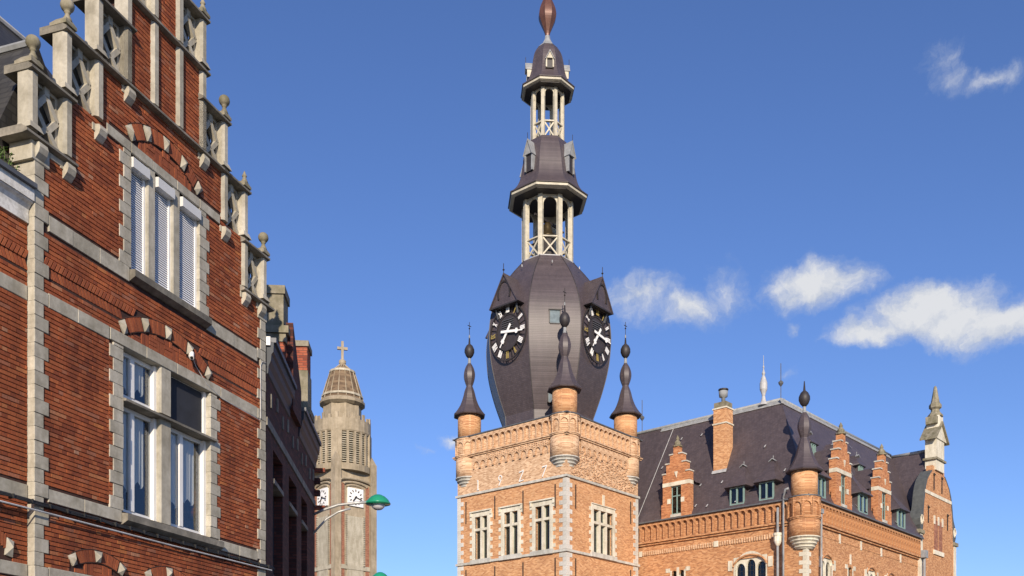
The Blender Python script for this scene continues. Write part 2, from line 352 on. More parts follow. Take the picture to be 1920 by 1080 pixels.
def wall_panel(mb, x0, x1, z0, z1, holes, y):
    """wall sheet at depth y with rectangular holes"""
    xs = sorted({x0, x1} | {v for h in holes for v in h[:2] if x0 < v < x1}); zs = sorted({z0, z1} | {v for h in holes for v in h[2:4] if z0 < v < z1})
    for i in range(len(xs) - 1):
        for j in range(len(zs) - 1):
            cx, cz = (xs[i] + xs[i + 1]) / 2, (zs[j] + zs[j + 1]) / 2
            if any(h[0] < cx < h[1] and h[2] < cz < h[3] for h in holes): continue
            mb.add([(xs[i], y, zs[j]), (xs[i + 1], y, zs[j]), (xs[i + 1], y, zs[j + 1]), (xs[i], y, zs[j + 1])], [(0, 1, 2, 3)])
    return mb

# ------------------------------------------------------------------ ground
g = MB().add([(-3000, -3000, 0), (3000, -3000, 0), (3000, 3000, 0), (-3000, 3000, 0)], [(0, 1, 2, 3)]).build('ground', 'ground'); g['kind'] = 'structure'
pv = MB().box(-2.8, 60, 25, 61.5, -.3, .004).build('square_paving', 'paving'); pv['kind'] = 'structure'

# ------------------------------------------------------------------ red brick gabled house on the left
T_ = (1570 - 960) / FPX; TH = math.atan(T_); C_ = 12.1
s63 = 11.9463
def fac(s_):                                  # a point of the facade line, s metres along it from the pilaster's edge
    a = s_ + s63; e = Vector((math.sin(TH), math.cos(TH))); n = Vector((math.cos(TH), -math.sin(TH)))
    return e * a - n * C_ * math.cos(TH)
o_ = fac(0)
HB = thing('gabled_brick_house', 'red brick house with grey stone stepped gable, shuttered upper window and stone cross window', 'house', (o_.x, o_.y, 0), math.pi / 2 - TH)
CR = .07                                       # brick course
PC = [-.03 + .7 * i for i in range(10)]        # gable pilaster centres
PW = .095
L1, L2, L3, L3b, L4, L5, L6 = 10.45, 11.45, 12.49, 13.50, 14.06, 15.05, 16.1
UW = (2.16, 4.07, 9.40, 11.38); LW = (1.96, 4.42, 5.2, 8.0)
ARCHES = [(3.1, 10.45, 1.58, .13, 11.55, .94), (3.165, 6.38, 2.28, .12, 8.2, 1.19), (1.37, 3.06, 1.27, .10, 4.0, .56), (3.18, 3.06, 1.27, .10, 4.0, .56), (4.99, 3.06, 1.27, .10, 4.0, .56)]
rects = [(1.63, 1.96, 5.0, 8.2), (LW[0], LW[1], 5.0, 8.2), (4.42, 4.74, 5.0, 8.2), (1.87, 2.16, 9.15, 11.55), (UW[0], UW[1], 9.15, 11.55), (4.07, 4.38, 9.15, 11.55),
         (-1, 8, 5.0, 5.2), (-1, 8, 7.98, 8.2), (-1, 8, 9.15, 9.4), (1.55, 4.73, 11.38, 11.55), (-1, 8, 3.8, 4.0), (-1, 8, 8.43, 8.75)]
def quoin_edges(z, lo, hi, z0):                # alternating quoin width at height z
    return hi if int((z - z0) / .21) % 2 == 0 else lo
def intervals(z0, z1):
    zm = (z0 + z1) / 2
    if zm < L1: base = [(quoin_edges(zm, .19, .285, 0), 6.36 - quoin_edges(zm, .20, .30, 0))]
    elif zm < L2: base = [(PC[1] + PW, PC[8] - PW)]
    elif zm < L3: base = [(PC[2] + PW, PC[7] - PW)]
    elif zm < L4: base = [(PC[3] + PW, PC[4] - PW), (PC[4] + PW, PC[5] - PW), (PC[5] + PW, PC[6] - PW)]
    else: base = [(PC[4] + PW, PC[5] - PW)]
    cuts = []
    for a, b, c, d in rects:
        if min(z1, d) - max(z0, c) > .012:
            cuts.append((a, b))
    def q(a, b, c, d): cuts.append((a, b)) if c < zm < d else None
    for cx, cz, r, h, zb, half in ARCHES:
        ro = r + h
        if zm > zb and abs(zm - cz) < ro:
            k = math.sqrt(ro * ro - (zm - cz) ** 2); kk = min(k, half + .08) ; cuts.append((cx - kk, cx + kk))
    res = base
    for a, b in cuts:
        nr = []
        for x, y in res:
            if b <= x or a >= y: nr.append((x, y)); continue
            if a > x: nr.append((x, a))
            if b < y: nr.append((b, y))
        res = nr
    return [(x, y) for x, y in res if y - x > .03]
# window-side quoins alternate too: shorten the cut where the short block sits
def bricks_for(rows, ivals, yface, keep):
    out = []
    for r_ in rows:
        z = r_ * CR
        for a, b in ivals(z, z + CR):
            x = a; k = r_ % 2; first = True
            while x < b - .02:
                ln = (.215 if k % 2 == 0 else .10) if not first else (.16 if r_ % 2 else .215)
                first = False; k += 1
                e = min(x + ln, b)
                if b - e < .04: e = b
                if e - x > .02: out.append((x, e, z))
                x = e + .008
    return out
def lay(root, blist, yface, vis):
    """the bricks that show largest become objects of their own, the rest one part"""
    full = [q for q in blist if abs(q[1] - q[0] - .215) < 1e-4 or abs(q[1] - q[0] - .10) < 1e-4]
    full = [q for q in full if vis(q)]
    full.sort(key=lambda q: (q[0] - (.3 if q[1] - q[0] > .15 else 0)))
    own = set(full[:300])
    me = {}
    for w_ in (.215, .10):
        me[w_] = MB().box(0, w_, 0, .05, .0075, CR - .0075).mesh('brick', 'brick')
    for q in blist:
        if q in own:
            link('brick', me[.215 if q[1] - q[0] > .15 else .10], root, loc=(q[0], yface + rnd.uniform(-.004, .003), q[2]))
    mb = MB()
    for q in blist:
        if q in own: continue
        y = yface + rnd.uniform(-.004, .003); dz = rnd.uniform(-.0012, .0012)
        mb.box(q[0], q[1], y, yface + .05, q[2] + .0075 + dz, q[2] + CR - .0075 + dz)
    mb.build('brickwork', 'brick', root, kind='stuff')
MORT = .014
# mortar body of the house: wall with window holes, sides and back
mb = MB(); holes = [(UW[0], UW[1], UW[2], UW[3]), (LW[0], LW[1], LW[2], LW[3])]
wall_panel(mb, .02, 6.34, 0, L1, holes, MORT)
mb.box(PC[1], UW[0] - .001, MORT, .40, L1, L2 - .01); mb.box(UW[1] + .001, PC[8], MORT, .40, L1, L2 - .01); mb.box(UW[0], UW[1], MORT, .40, UW[3], L2 - .01)
mb.build('wall', 'mortar', HB)
mb = MB(); mb.box(PC[2], PC[7], MORT, .40, L2, L3 - .01); mb.box(PC[3], PC[6], MORT, .40, L3, L4 - .01); mb.box(PC[4], PC[5], MORT, .40, L4, L6); mb.build('gable_wall', 'mortar', HB)
mb = MB(); mb.box(.02, .42, .06, 6.5, 0, L1 - .05); mb.box(5.95, 6.34, .06, 6.5, 0, L1 - .05); mb.box(.43, 5.94, 6.1, 6.5, 0, L1 - .05); mb.build('side_wall', 'brick_far', HB)
for a, b, c, d in holes: MB().box(a - .3, b + .3, 1.6, 1.7, c - .3, d + .3).build('room_back', 'room', HB)
bl = bricks_for(range(int(3.4 / CR), int(15.9 / CR)), intervals, 0, None)
bl = [q for q in bl if not (q[2] > 11.30 and q[2] < 11.56 and 1.55 < q[0] < 4.7)]
lay(HB, bl, 0, lambda q: 4.9 < q[2] < 9.2)
wall_panel(MB(), .19, 6.16, .6, 3.78, [], .004).build('ground_floor_brickwork', 'brick_far', HB)

# stone pieces
def stone_box(name, x0, x1, z0, z1, y0=-.012, y1=.2, m='stone', parent=None, bev=.007):
    mb = MB(); b = bev * rnd.uniform(.5, 1.6); y0 += rnd.uniform(-.007, .003)
    mb.add([(x0, y1, z0), (x1, y1, z0), (x1, y1, z1), (x0, y1, z1), (x0, y0 + b, z0), (x1, y0 + b, z0), (x1, y0 + b, z1), (x0, y0 + b, z1),
            (x0 + b, y0, z0 + b), (x1 - b, y0, z0 + b), (x1 - b, y0, z1 - b), (x0 + b, y0, z1 - b)],
           [(0, 1, 5, 4), (1, 2, 6, 5), (2, 3, 7, 6), (3, 0, 4, 7), (4, 5, 9, 8), (5, 6, 10, 9), (6, 7, 11, 10), (7, 4, 8, 11), (8, 9, 10, 11)])
    return mb.build(name, m, parent or HB)
def quoins(x0, lo, hi, z0, z1, side, y0=-.012, y1=.2, name='quoin', ref=0, skip=()):
    z = z0
    while z < z1 - .03:
        k = int(round((z - ref) / .21)); ze = min(ref + (int((z - ref + 1e-4) / .21) + 1) * .21, z1)
        wdt = hi if int((z + .02 - ref) / .21) % 2 == 0 else lo
        if not any(a < (z + ze) / 2 < b for a, b in skip):
            if side > 0: stone_box(name, x0, x0 + wdt, z + .002, ze - .002, y0, y1)
            else: stone_box(name, x0 - wdt, x0, z + .002, ze - .002, y0, y1)
        z = ze
quoins(0, .19, .285, 0.4, L1 - .08, 1, -.016, .45, ref=0)
quoins(6.36, .20, .30, 0.4, L1 - .08, -1, -.016, .45, ref=0)
for z0, z1, parts in [(5.0, 5.2, [(.29, 1.05, 1.925), (4.705, 5.4, 6.05)]), (7.98, 8.2, [(.29, .9, 1.62), (4.75, 5.4, 6.05)]), (9.15, 9.4, [(.29, .8, 1.4, 2.115), (4.305, 5.2, 6.05)]), (11.38, 11.55, [(1.56, 2.15), (4.08, 4.72)]), (3.8, 4.0, [(.29, 1.6, 3, 4.5, 6.05)])]:
    for run in parts:
        for a, b in zip(run, run[1:]): stone_box('band_course', a + .002, b - .002, z0, z1, -.014, .1)
# window surrounds
quoins(LW[0], .24, .33, 5.2, 7.98, -1, -.014, .22, 'window_quoin', ref=5.2); quoins(LW[1], .21, .32, 5.2, 7.98, 1, -.014, .22, 'window_quoin', ref=5.2)
quoins(UW[0], .19, .29, 9.4, 11.38, -1, -.014, .2, 'window_quoin', ref=9.4); quoins(UW[1], .22, .31, 9.4, 11.38, 1, -.014, .2, 'window_quoin', ref=9.4)
# brick infill beside short window quoins
mb = MB()
for x, sgn, lo, hi, za, zb, ref in ((LW[0], -1, .24, .33, 5.2, 7.98, 5.2), (LW[1], 1, .21, .32, 5.2, 7.98, 5.2), (UW[0], -1, .19, .29, 9.4, 11.38, 9.4), (UW[1], 1, .22, .31, 9.4, 11.38, 9.4)):
    z = za
    while z < zb - .06:
        if int((z + .02 - ref) / .21) % 2 == 1:
            a, b = sorted((x + sgn * (lo + .005), x + sgn * hi)); mb.box(a, b, -.002, .05, z + .006, z + CR - .006)
        z += CR
mb.build('closer_brickwork', 'brick', HB, kind='stuff')
for a, b in ((1.64, 2.55), (2.55, 3.4), (3.4, 4.73)): stone_box('lintel', a + .002, b - .002, 8.0, 8.2, -.014, .24)
for a, b in ((2.16, 2.71), (2.71, 3.4), (3.4, 4.07)): stone_box('lintel', a + .002, b - .002, 11.38, 11.55, -.014, .2)
def mullion(x0, x1, z0, z1, y1=.2): # chamfered post
    c = .025
    mb = MB(); ring = [(x0, y1), (x0, c), (x0 + c, 0.0), (x1 - c, 0.0), (x1, c), (x1, y1)]
    n = len(ring); mb.add([(x, y, z0) for x, y in ring] + [(x, y, z1) for x, y in ring], [tuple(range(n)), tuple(range(n, 2 * n))] + [(i, (i + 1) % n, n + (i + 1) % n, n + i) for i in range(n)])
    mb.build('mullion', 'stone', HB)
mullion(2.60, 2.82, 9.4, 11.38); mullion(3.29, 3.51, 9.4, 11.38)
mullion(2.95, 3.26, 5.2, 7.06, .22); mullion(2.95, 3.26, 7.17, 8.0, .22)
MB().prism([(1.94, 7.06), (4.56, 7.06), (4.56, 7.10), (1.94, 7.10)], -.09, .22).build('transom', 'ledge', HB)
mb = MB(); mb.add([(1.94, -.09, 7.101), (4.56, -.09, 7.101), (4.56, .22, 7.17), (1.94, .22, 7.17), (1.94, .22, 7.101), (4.56, .22, 7.101)], [(0, 1, 2, 3), (0, 3, 4), (1, 5, 2)]).build('transom_slope', 'ledge', HB)
def sill(x0, x1, z, pr, th=.165):
    mb = MB(); mb.add([(x0, .22, z), (x1, .22, z), (x1, -pr, z - .05), (x0, -pr, z - .05), (x0, -pr, z - th), (x1, -pr, z - th), (x1, -.02, z - th - .06), (x0, -.02, z - th - .06), (x0, .22, z - th - .06), (x1, .22, z - th - .06)],
           [(0, 1, 2, 3), (3, 2, 5, 4), (4, 5, 6, 7), (7, 6, 9, 8), (0, 3, 4, 7, 8), (1, 9, 6, 5, 2)]); mb.build('sill', 'ledge', HB)
sill(1.93, 4.70, 5.2, .13); sill(2.12, 4.30, 9.40, .13)
# arches: stone keys and radial bricks, basket-weave tympanum
for ai, (cx, cz, r, h, zb, half) in enumerate(ARCHES):
    amax = math.asin(min(1, half / r)); nk = 5 if ai < 2 else 3
    ri, ro = r - h, r + h; mb = MB(); nb = int(2 * amax * r / .068)
    keys = [-amax + 2 * amax * k / (nk - 1) for k in range(nk)]; kw = .075
    for kx in keys:
        c, s_ = math.cos, math.sin
        def pt(a, rr): return (cx + rr * s_(a), cz + rr * c(a))
        k2 = kw / r
        q = [pt(kx - k2 * .72, ri + .01), pt(kx + k2 * .72, ri + .01), pt(kx + k2 * 1.1, ro - .01), pt(kx - k2 * 1.1, ro - .01)]
        pk = MB(); m_ = pt(kx, r)
        pk.add([(a, .03, b) for a, b in q] + [(a, -.015, b) for a, b in q] + [(m_[0], -.075, m_[1])], [(0, 1, 5, 4), (1, 2, 6, 5), (2, 3, 7, 6), (3, 0, 4, 7), (4, 5, 8), (5, 6, 8), (6, 7, 8), (7, 4, 8)])
        pk.build('diamond_keystone', 'stone', HB)
    for k in range(nb + 1):
        a = -amax + 2 * amax * k / nb
        if any(abs(a - kx) < (kw * 1.05 + .02) / r for kx in keys): continue
        d = Vector((math.sin(a), 0, math.cos(a))); sd = Vector((math.cos(a), 0, -math.sin(a)))
        c = Vector((cx, .025 + rnd.uniform(-.003, .003), cz)) + d * r
        mb.obox(c, sd * .0295, (0, .035, 0), d * (h - .006))
    mb.build('arch_brickwork', 'brick_deco', HB, kind='stuff')
    for rr in (ri - .006, ro + .004):
        t = MB(); pts = [(cx + rr * math.sin(-amax + 2 * amax * k / 14), -.004, cz + rr * math.cos(-amax + 2 * amax * k / 14)) for k in range(15)]; t.tube(pts, .009, 4); t.build('arch_joint', 'mortar', HB)
    mb = MB(); cell = .21; ni = int(half / cell) + 1
    for i in range(-ni, ni + 1):
        for j in range(0, 4):
            x0, z0 = cx + (i - .5) * cell, zb + .004 + j * cell
            for k in range(3):
                bx = (x0 + .004, x0 + cell - .004, z0 + k * .07 + .004, z0 + k * .07 + .066) if (i + j) % 2 == 0 else (x0 + k * .07 + .004, x0 + k * .07 + .066, z0 + .004, z0 + cell - .004)
                a, b, c, d = bx
                dz_ = max(abs(a - cx), abs(b - cx))
                lim = cz + math.sqrt(max(0, (ri - .012) ** 2 - dz_ ** 2))
                d = min(d, lim)
                if d - c < .02 or dz_ > half: continue
                y = rnd.uniform(-.006, .006); mb.box(a, b, y, .05, c, d)
    if mb.v: mb.build('tympanum_brickwork', 'brick_deco', HB, kind='stuff')
# leaning-brick frieze under the upper sill band
mb = MB()
def frieze(mb, x0, x1, y):
    x = x0 + .03
    while x < x1 - .06:
        if math.hypot(x + .06 - 3.165, 8.62 - 6.38) > 2.43:
            mb.add([(x - .0, y - .012, 8.60), (x + .058, y - .012, 8.60), (x + .128, y - .012, 8.74), (x + .07, y - .012, 8.74), (x - .0, y + .05, 8.60), (x + .058, y + .05, 8.60), (x + .128, y + .05, 8.74), (x + .07, y + .05, 8.74)],
                   [(0, 1, 2, 3), (0, 4, 5, 1), (1, 5, 6, 2), (2, 6, 7, 3), (3, 7, 4, 0)])
        if math.hypot(x + .06 - 3.165, 8.47 - 6.38) > 2.43:
            mb.add([(x + .07, y + .004, 8.445), (x + .128, y + .004, 8.445), (x + .058, y + .004, 8.59), (x, y + .004, 8.59), (x + .07, y + .05, 8.445), (x + .128, y + .05, 8.445), (x + .058, y + .05, 8.59), (x, y + .05, 8.59)],
                   [(0, 1, 2, 3), (0, 4, 5, 1), (1, 5, 6, 2), (2, 6, 7, 3), (3, 7, 4, 0)])
        x += .079
frieze(mb, .15, 6.2, 0); mb.build('leaning_brick_frieze', 'brick_deco', HB, kind='stuff')

# gable steps: pillars, ledges, corbels, tracery panels, ball finials
def ledge(x0, x1, z, pr=.11, th=.075, back=.42):
    mb = MB(); mb.add([(x0, -pr, z - .02), (x1, -pr, z - .02), (x1, 0, z + .05), (x0, 0, z + .05), (x0, back, z + .05), (x1, back, z + .05),
                       (x0, -pr, z - .02 - th * .5), (x1, -pr, z - .02 - th * .5), (x1, -.03, z - th), (x0, -.03, z - th), (x0, back, z - th), (x1, back, z - th)],
                      [(0, 1, 2, 3), (3, 2, 5, 4), (0, 6, 7, 1), (6, 9, 8, 7), (9, 10, 11, 8), (0, 3, 4, 10, 9, 6), (1, 7, 8, 11, 5, 2), (4, 5, 11, 10)])
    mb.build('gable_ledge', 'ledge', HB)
def pillar(cx, z0, z1, base=False, m='stone', y0=-.06, y1=.18):
    w_ = PW; c = .045; ring = [(cx - w_, y1), (cx - w_, y0 + c), (cx - w_ + c, y0), (cx + w_ - c, y0), (cx + w_, y0 + c), (cx + w_, y1)]
    n = 6; mb = MB(); mb.add([(x, y, z0) for x, y in ring] + [(x, y, z1) for x, y in ring], [tuple(range(n)), tuple(range(n, 2 * n))] + [(i, (i + 1) % n, n + (i + 1) % n, n + i) for i in range(n)])
    if base: mb.add([(cx - w_ - .04, y0 - .04, z0 + .002), (cx + w_ + .04, y0 - .04, z0 + .002), (cx + w_ + .04, y1, z0 + .002), (cx - w_ - .04, y1, z0 + .002), (cx - w_, y0, z0 + .11), (cx + w_, y0, z0 + .11), (cx + w_, y1, z0 + .11), (cx - w_, y1, z0 + .11)],
                    [(0, 1, 5, 4), (1, 2, 6, 5), (3, 0, 4, 7), (4, 5, 6, 7)])
    mb.build('gable_pillar', m, HB)
def finial(cx, z, ball=True):
    mb = MB(); mb.add([(cx - .12, -.10, z), (cx + .12, -.10, z), (cx + .12, .22, z), (cx - .12, .22, z), (cx - .12, -.10, z + .05), (cx + .12, -.10, z + .05), (cx + .12, .22, z + .05), (cx - .12, .22, z + .05), (cx - .07, -.06, z + .12), (cx + .07, -.06, z + .12), (cx + .07, .14, z + .12), (cx - .07, .14, z + .12)],
                      [(0, 3, 2, 1), (0, 1, 5, 4), (1, 2, 6, 5), (2, 3, 7, 6), (3, 0, 4, 7), (4, 5, 9, 8), (5, 6, 10, 9), (6, 7, 11, 10), (7, 4, 8, 11), (8, 9, 10, 11)])
    pr = [(.08, z + .10), (.065, z + .15), (.04, z + .20), (.034, z + .235), (.052, z + .25), (.048, z + .26)]
    pr += [(max(.006, .108 * math.sin(.45 + (math.pi - .45) * k / 9)), z + .365 - .108 * math.cos(.45 + (math.pi - .45) * k / 9)) for k in range(10)] if ball else [(.03, z + .30), (.006, z + .36)]
    fb = mb.build('pillar_cap', 'stone_moss', HB); MB().lathe(pr, 14, (cx + .02, .0)).build('ball_finial' if ball else 'spike_finial', 'stone_moss', HB, smooth=True)
def corbel(cx, z):
    prof = [(-.0, z), (-.10, z - .02), (-.12, z - .09), (-.09, z - .17), (-.02, z - .25), (.05, z - .27)]
    mb = MB(); n = len(prof); mb.add([(cx - .085, y, q) for y, q in prof] + [(cx + .085, y, q) for y, q in prof], [tuple(range(n)), tuple(range(n, 2 * n))] + [(i, i + 1, n + i + 1, n + i) for i in range(n - 1)])
    mb.build('corbel', 'stone', HB)
    MB().box(cx - .14, cx + .14, -.018, .05, z - .12, z - .002).build('corbel_block', 'stone', HB)
def tracery(x0, x1, z0, z1, y=.085):
    cx, cz = (x0 + x1) / 2, (z0 + z1) / 2; hw, hh = (x1 - x0) / 2, (z1 - z0) / 2
    mb = MB(); t = .11
    for k in (x0, x1 - .05): mb.box(k, k + .05, y, y + t, z0, z1)
    for k in (z0, z1 - .05): mb.box(x0 + .05, x1 - .05, y, y + t, k, k + .05)
    dm = [(cx - hw * .86, cz + .02), (cx, cz + hh * .72), (cx + hw * .86, cz + .02), (cx, cz - hh * .55)]
    for i in range(4):
        p, q = dm[i], dm[(i + 1) % 4]; mb.bar((p[0], y + .02, p[1]), (q[0], y + .02, q[1]), .085, t)
    mb.bar((x0 + .03, y + .015, z0 + .02), (cx - .03, y + .015, cz - hh * .5), .08, t); mb.bar((x1 - .03, y + .015, z0 + .02), (cx + .03, y + .015, cz - hh * .5), .08, t)
    mb.bar((cx, y + .015, z1), (cx, y + .015, cz + hh * .7), .10, t)
    mb.build('tracery_panel', 'stone', HB)
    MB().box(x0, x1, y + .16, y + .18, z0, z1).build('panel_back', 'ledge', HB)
    for sx in (-1, 1):
        q = MB(); q.prism([(cx + sx * hw, cz + .05), (cx + sx * hw, z1), (cx + sx * hw * .1, z1)], y + .07, y + .10)
        q.prism([(cx + sx * hw, cz - .02), (cx + sx * hw, z0 + .06), (cx + sx * hw * .55, cz - hh * .38)], y + .07, y + .10); q.build('tracery_infill', 'stone', HB)
for side in (0, 1):
    idx = (lambda i: i) if side == 0 else (lambda i: 9 - i)
    for lv, (za, zb, o_i) in enumerate(((L1, L2, 0), (L2, L3, 1), (L3, L3b, 2), (L4, L5, 3))):
        oi_, ii_ = idx(o_i), idx(o_i + 1); ox, ix = PC[oi_], PC[ii_]
        a, b = sorted((ox, ix))
        pillar(ox, za + .052, zb - .077, base=True)
        if lv < 3 : pillar(ix, za + .052, zb - .077)
        else: pillar(ix, za + .052, zb - .077)
        tracery(a + PW, b - PW, za + .052, zb - .077)
        out_x = -.26 if side == 0 else .26
        e0, e1 = sorted((ox + (-.115 if side == 0 else .115), ix + (.12 if side == 0 else -.12)))
        ledge(min(e0, e1) , max(e0, e1), zb)
        finial(ox, zb + .03, ball=(lv in (0, 1, 3) if side == 0 else lv in (0, 2)))
        if lv < 2: corbel(ix, za - .077)
        if lv == 0: corbel(ox + (.12 if side == 0 else -.12), za - .077)
    if side == 0:
        ledge(-.24, PC[1] + .14, L1); 
    else: ledge(PC[8] - .14, 6.56, L1)
corbel(PC[3], L3 - .077); corbel(PC[6], L3 - .077)
ledge(PC[2] - .14, PC[7] + .14, L3 + .003); ledge(PC[3] - .14, PC[6] + .14, L4 + .003, pr=.10)
for a in (3, 4, 5, 6): pillar(PC[a], L3 + .056, L4 - .075)
for a in (3, 6): pillar(PC[a], L3b + .052, L4 - .076, y0=-.06) if False else None
for a in (4, 5): pillar(PC[a], L5 + .055, L6)
ledge(PC[4] - .2, PC[5] + .2, L6 + .06); finial((PC[4] + PC[5]) / 2, L6 + .11)
# left pier under the first ledge
stone_box('pier_block', -.06, .30, L1 - .36, L1 - .078, -.02, .4); stone_box('pier_block', 6.06, 6.40, L1 - .36, L1 - .078, -.02, .4)
stone_box('pier_block', .31, .62, L1 - .17, L1 - .078, -.016, .1)
# roof behind the gable: the slope facing the street, cut back in a hip on the right
zr_ = lambda d: 9.55 + (d - .05) * 4.85 / 2.95
mb = MB(); mb.add([(-.09, .46, zr_(.46)), (5.9, .46, zr_(.46)), (3.05, 3, 14.4), (-.09, 3, 14.4), (-.09, 6, 9.5), (5.9, 6, 9.5)], [(0, 1, 2, 3), (3, 2, 5, 4), (1, 5, 2)]); mb.build('main_roof', 'slate_grey', HB)
MB().tube([(-.09, 3.0, 14.42), (3.05, 3.0, 14.42)], .06, 8).build('ridge_roll', 'lead', HB)
mb = MB(); mb.add([(.55, .46, 12.3), (.55, 1.78, 12.3), (-.4, .46, 10.2), (-.4, 1.2, 10.2), (1.5, .46, 10.9), (1.5, 1.4, 10.9)], [(0, 1, 3, 2), (0, 4, 5, 1), (0, 2, 4)]); mb.build('roof_saddle', 'slate_grey', HB)
MB().tube([(.55, .46, 12.33), (.55, 1.78, 12.33)], .06, 6).build('saddle_ridge', 'zinc', HB)
# roller shutters of the upper window
slat = MB().box(0, .42, 0, .012, 0, .038); slat_me = slat.mesh('slat', 'shutter')
for k, (x0, x1) in enumerate(((2.16, 2.60), (2.82, 3.29), (3.51, 4.07))):
    wdt = x1 - x0
    fr = MB(); fr.box(x0, x0 + .03, .05, .19, 9.4, 11.36); fr.box(x1 - .05, x1, .05, .19, 9.4, 11.36); rs = fr.build('roller_shutter', 'white_paint', HB)
    MB().box(x0 + .03, x1 - .05, .083, .09, 9.4, 11.2).build('shutter_backing', 'zinc', rs)
    sm = MB().add([(x0 + .03, .066, 0), (x1 - .05, .066, 0), (x1 - .05, .080, .034), (x0 + .03, .080, .034), (x0 + .03, .095, .034), (x1 - .05, .095, .034)], [(0, 1, 2, 3), (3, 2, 5, 4)]).mesh('slat', 'shutter')
    z = 9.405
    while z < 11.14: link('slat', sm, rs, loc=(0, 0, z)); z += .0405
    bx = MB(); bx.add([(x0 + .0, .15, 11.13), (x1 - .01, .15, 11.13), (x1 - .01, .15, 11.33), (x0, .15, 11.33), (x0, -.06, 11.13), (x1 - .01, -.06, 11.13), (x1 - .01, -.06, 11.30), (x0, -.06, 11.30)],
               [(0, 3, 2, 1), (4, 5, 6, 7), (0, 1, 5, 4), (1, 2, 6, 5), (2, 3, 7, 6), (3, 0, 4, 7)]); bx.build('shutter_box', 'shutter_box', rs)
# cross window casements
def casement(x0, x1, z0, z1, ajar=False, dark=False):
    fw = .055
    f = MB(); y0, y1 = .15, .21
    f.box(x0, x0 + fw, y0, y1, z0, z1); f.box(x1 - fw - .03, x1, .09, y1, z0, z1); f.box(x0 + fw, x1 - fw - .03, y0, y1, z0, z0 + .075); f.box(x0 + fw, x1 - fw - .03, y0, y1, z1 - .07, z1)
    wn_ = f.build('window', 'white_paint', HB)
    mx = x0 + (x1 - x0) * .40
    if dark:
        MB().box(x0 + fw, x1 - fw - .03, .135, .145, z0 + .02, z1 - .02).build('blind', 'blind', wn_); return
    MB().box(mx - .05, mx + .05, .135, .205, z0 + .076, z1 - .071).build('meeting_stile', 'white_paint', wn_)
    for a, b in ((x0 + fw, mx - .05), (mx + .05, x1 - fw - .03)): MB().box(a, b, .178, .184, z0 + .075, z1 - .07).build('pane', 'glass', wn_)
    # gathered net curtain inside
    for a, b, zb in ((x0 + .06, mx - .0, z0 + (z1 - z0) * .25), (mx + .02, x1 - .22, z0 + (z1 - z0) * .33)):
        c = MB(); n = 14
        for i in range(n + 1):
            x = a + (b - a) * i / n; y = .225 + .02 * math.sin(i * 2.2); zz = zb + .06 * math.sin(i * .9)
            c.P((x, y, zz)); c.P((x, y, z1))
        for i in range(n): c.f.append([2 * i, 2 * i + 2, 2 * i + 3, 2 * i + 1])
        c.build('curtain', 'curtain', wn_, smooth=True)
casement(1.97, 2.97, 5.21, 7.05); casement(3.25, 4.43, 5.21, 7.05); casement(1.97, 2.97, 7.18, 7.99); casement(3.25, 4.43, 7.18, 7.99, dark=True)
# cables, conduit, camera
def sag(x0, x1, y, z, n, amp): return [(x0 + (x1 - x0) * k / n, y - .012 * math.sin(k * 1.7), z + amp * math.sin(k * 2.3) + rnd.uniform(-.5, .5) * amp) for k in range(n + 1)]
cb = thing('cable_bundle', 'bundle of black cables strung along the gabled house below its cross window', 'cable', (o_.x, o_.y, 0), math.pi / 2 - TH)
for i in range(3): MB().tube(sag(-1.5, 6.6, -.05 - .014 * i, 4.945 - .022 * i, 26, .009), .013, 6).build('cable', 'black', cb, smooth=True)
for k in range(22): MB().box(-1.2 + k * .36, -1.18 + k * .36, -.10, -.0, 4.885, 4.955).build('cable_clip', 'black', cb)
t = MB().tube([(-1.5, -.07, 4.79), (0, -.09, 4.80), (3, -.07, 4.82), (6.5, -.07, 4.86)], .014, 6).build('conduit', 'wire'); t.parent = None
t.location = (o_.x, o_.y, 0); t.rotation_euler = (0, 0, math.pi / 2 - TH); t['label'] = 'thin pale conduit running just under the black cable bundle'; t['category'] = 'conduit'
sc_ = thing('security_camera', 'small white security camera on the brick arch over the cross window', 'camera', (o_.x, o_.y, 0), math.pi / 2 - TH)
MB().tube([(3.80, -.04, 8.52), (3.74, -.08, 8.46), (3.67, -.13, 8.38)], .042, 10).build('camera_body', 'white', sc_); MB().lathe([(.02, 8.42), (.05, 8.44), (.05, 8.52)], 10, (3.79, -.03)).build('camera_base', 'white', sc_)
MB().tube([(3.67, -.128, 8.382), (3.664, -.136, 8.374)], .03, 10).build('lens', 'black', sc_)
MB().tube([(3.83, -.03, 8.46), (3.95, -.02, 8.33), (4.3, -.02, 8.10), (4.8, -.025, 7.98), (5.6, -.025, 7.96), (6.1, -.03, 7.95), (6.14, -.03, 8.0), (6.14, -.03, 9.1), (6.2, -.03, 9.2), (6.34, -.03, 9.22)], .008, 5).build('camera_cable', 'wire', sc_)

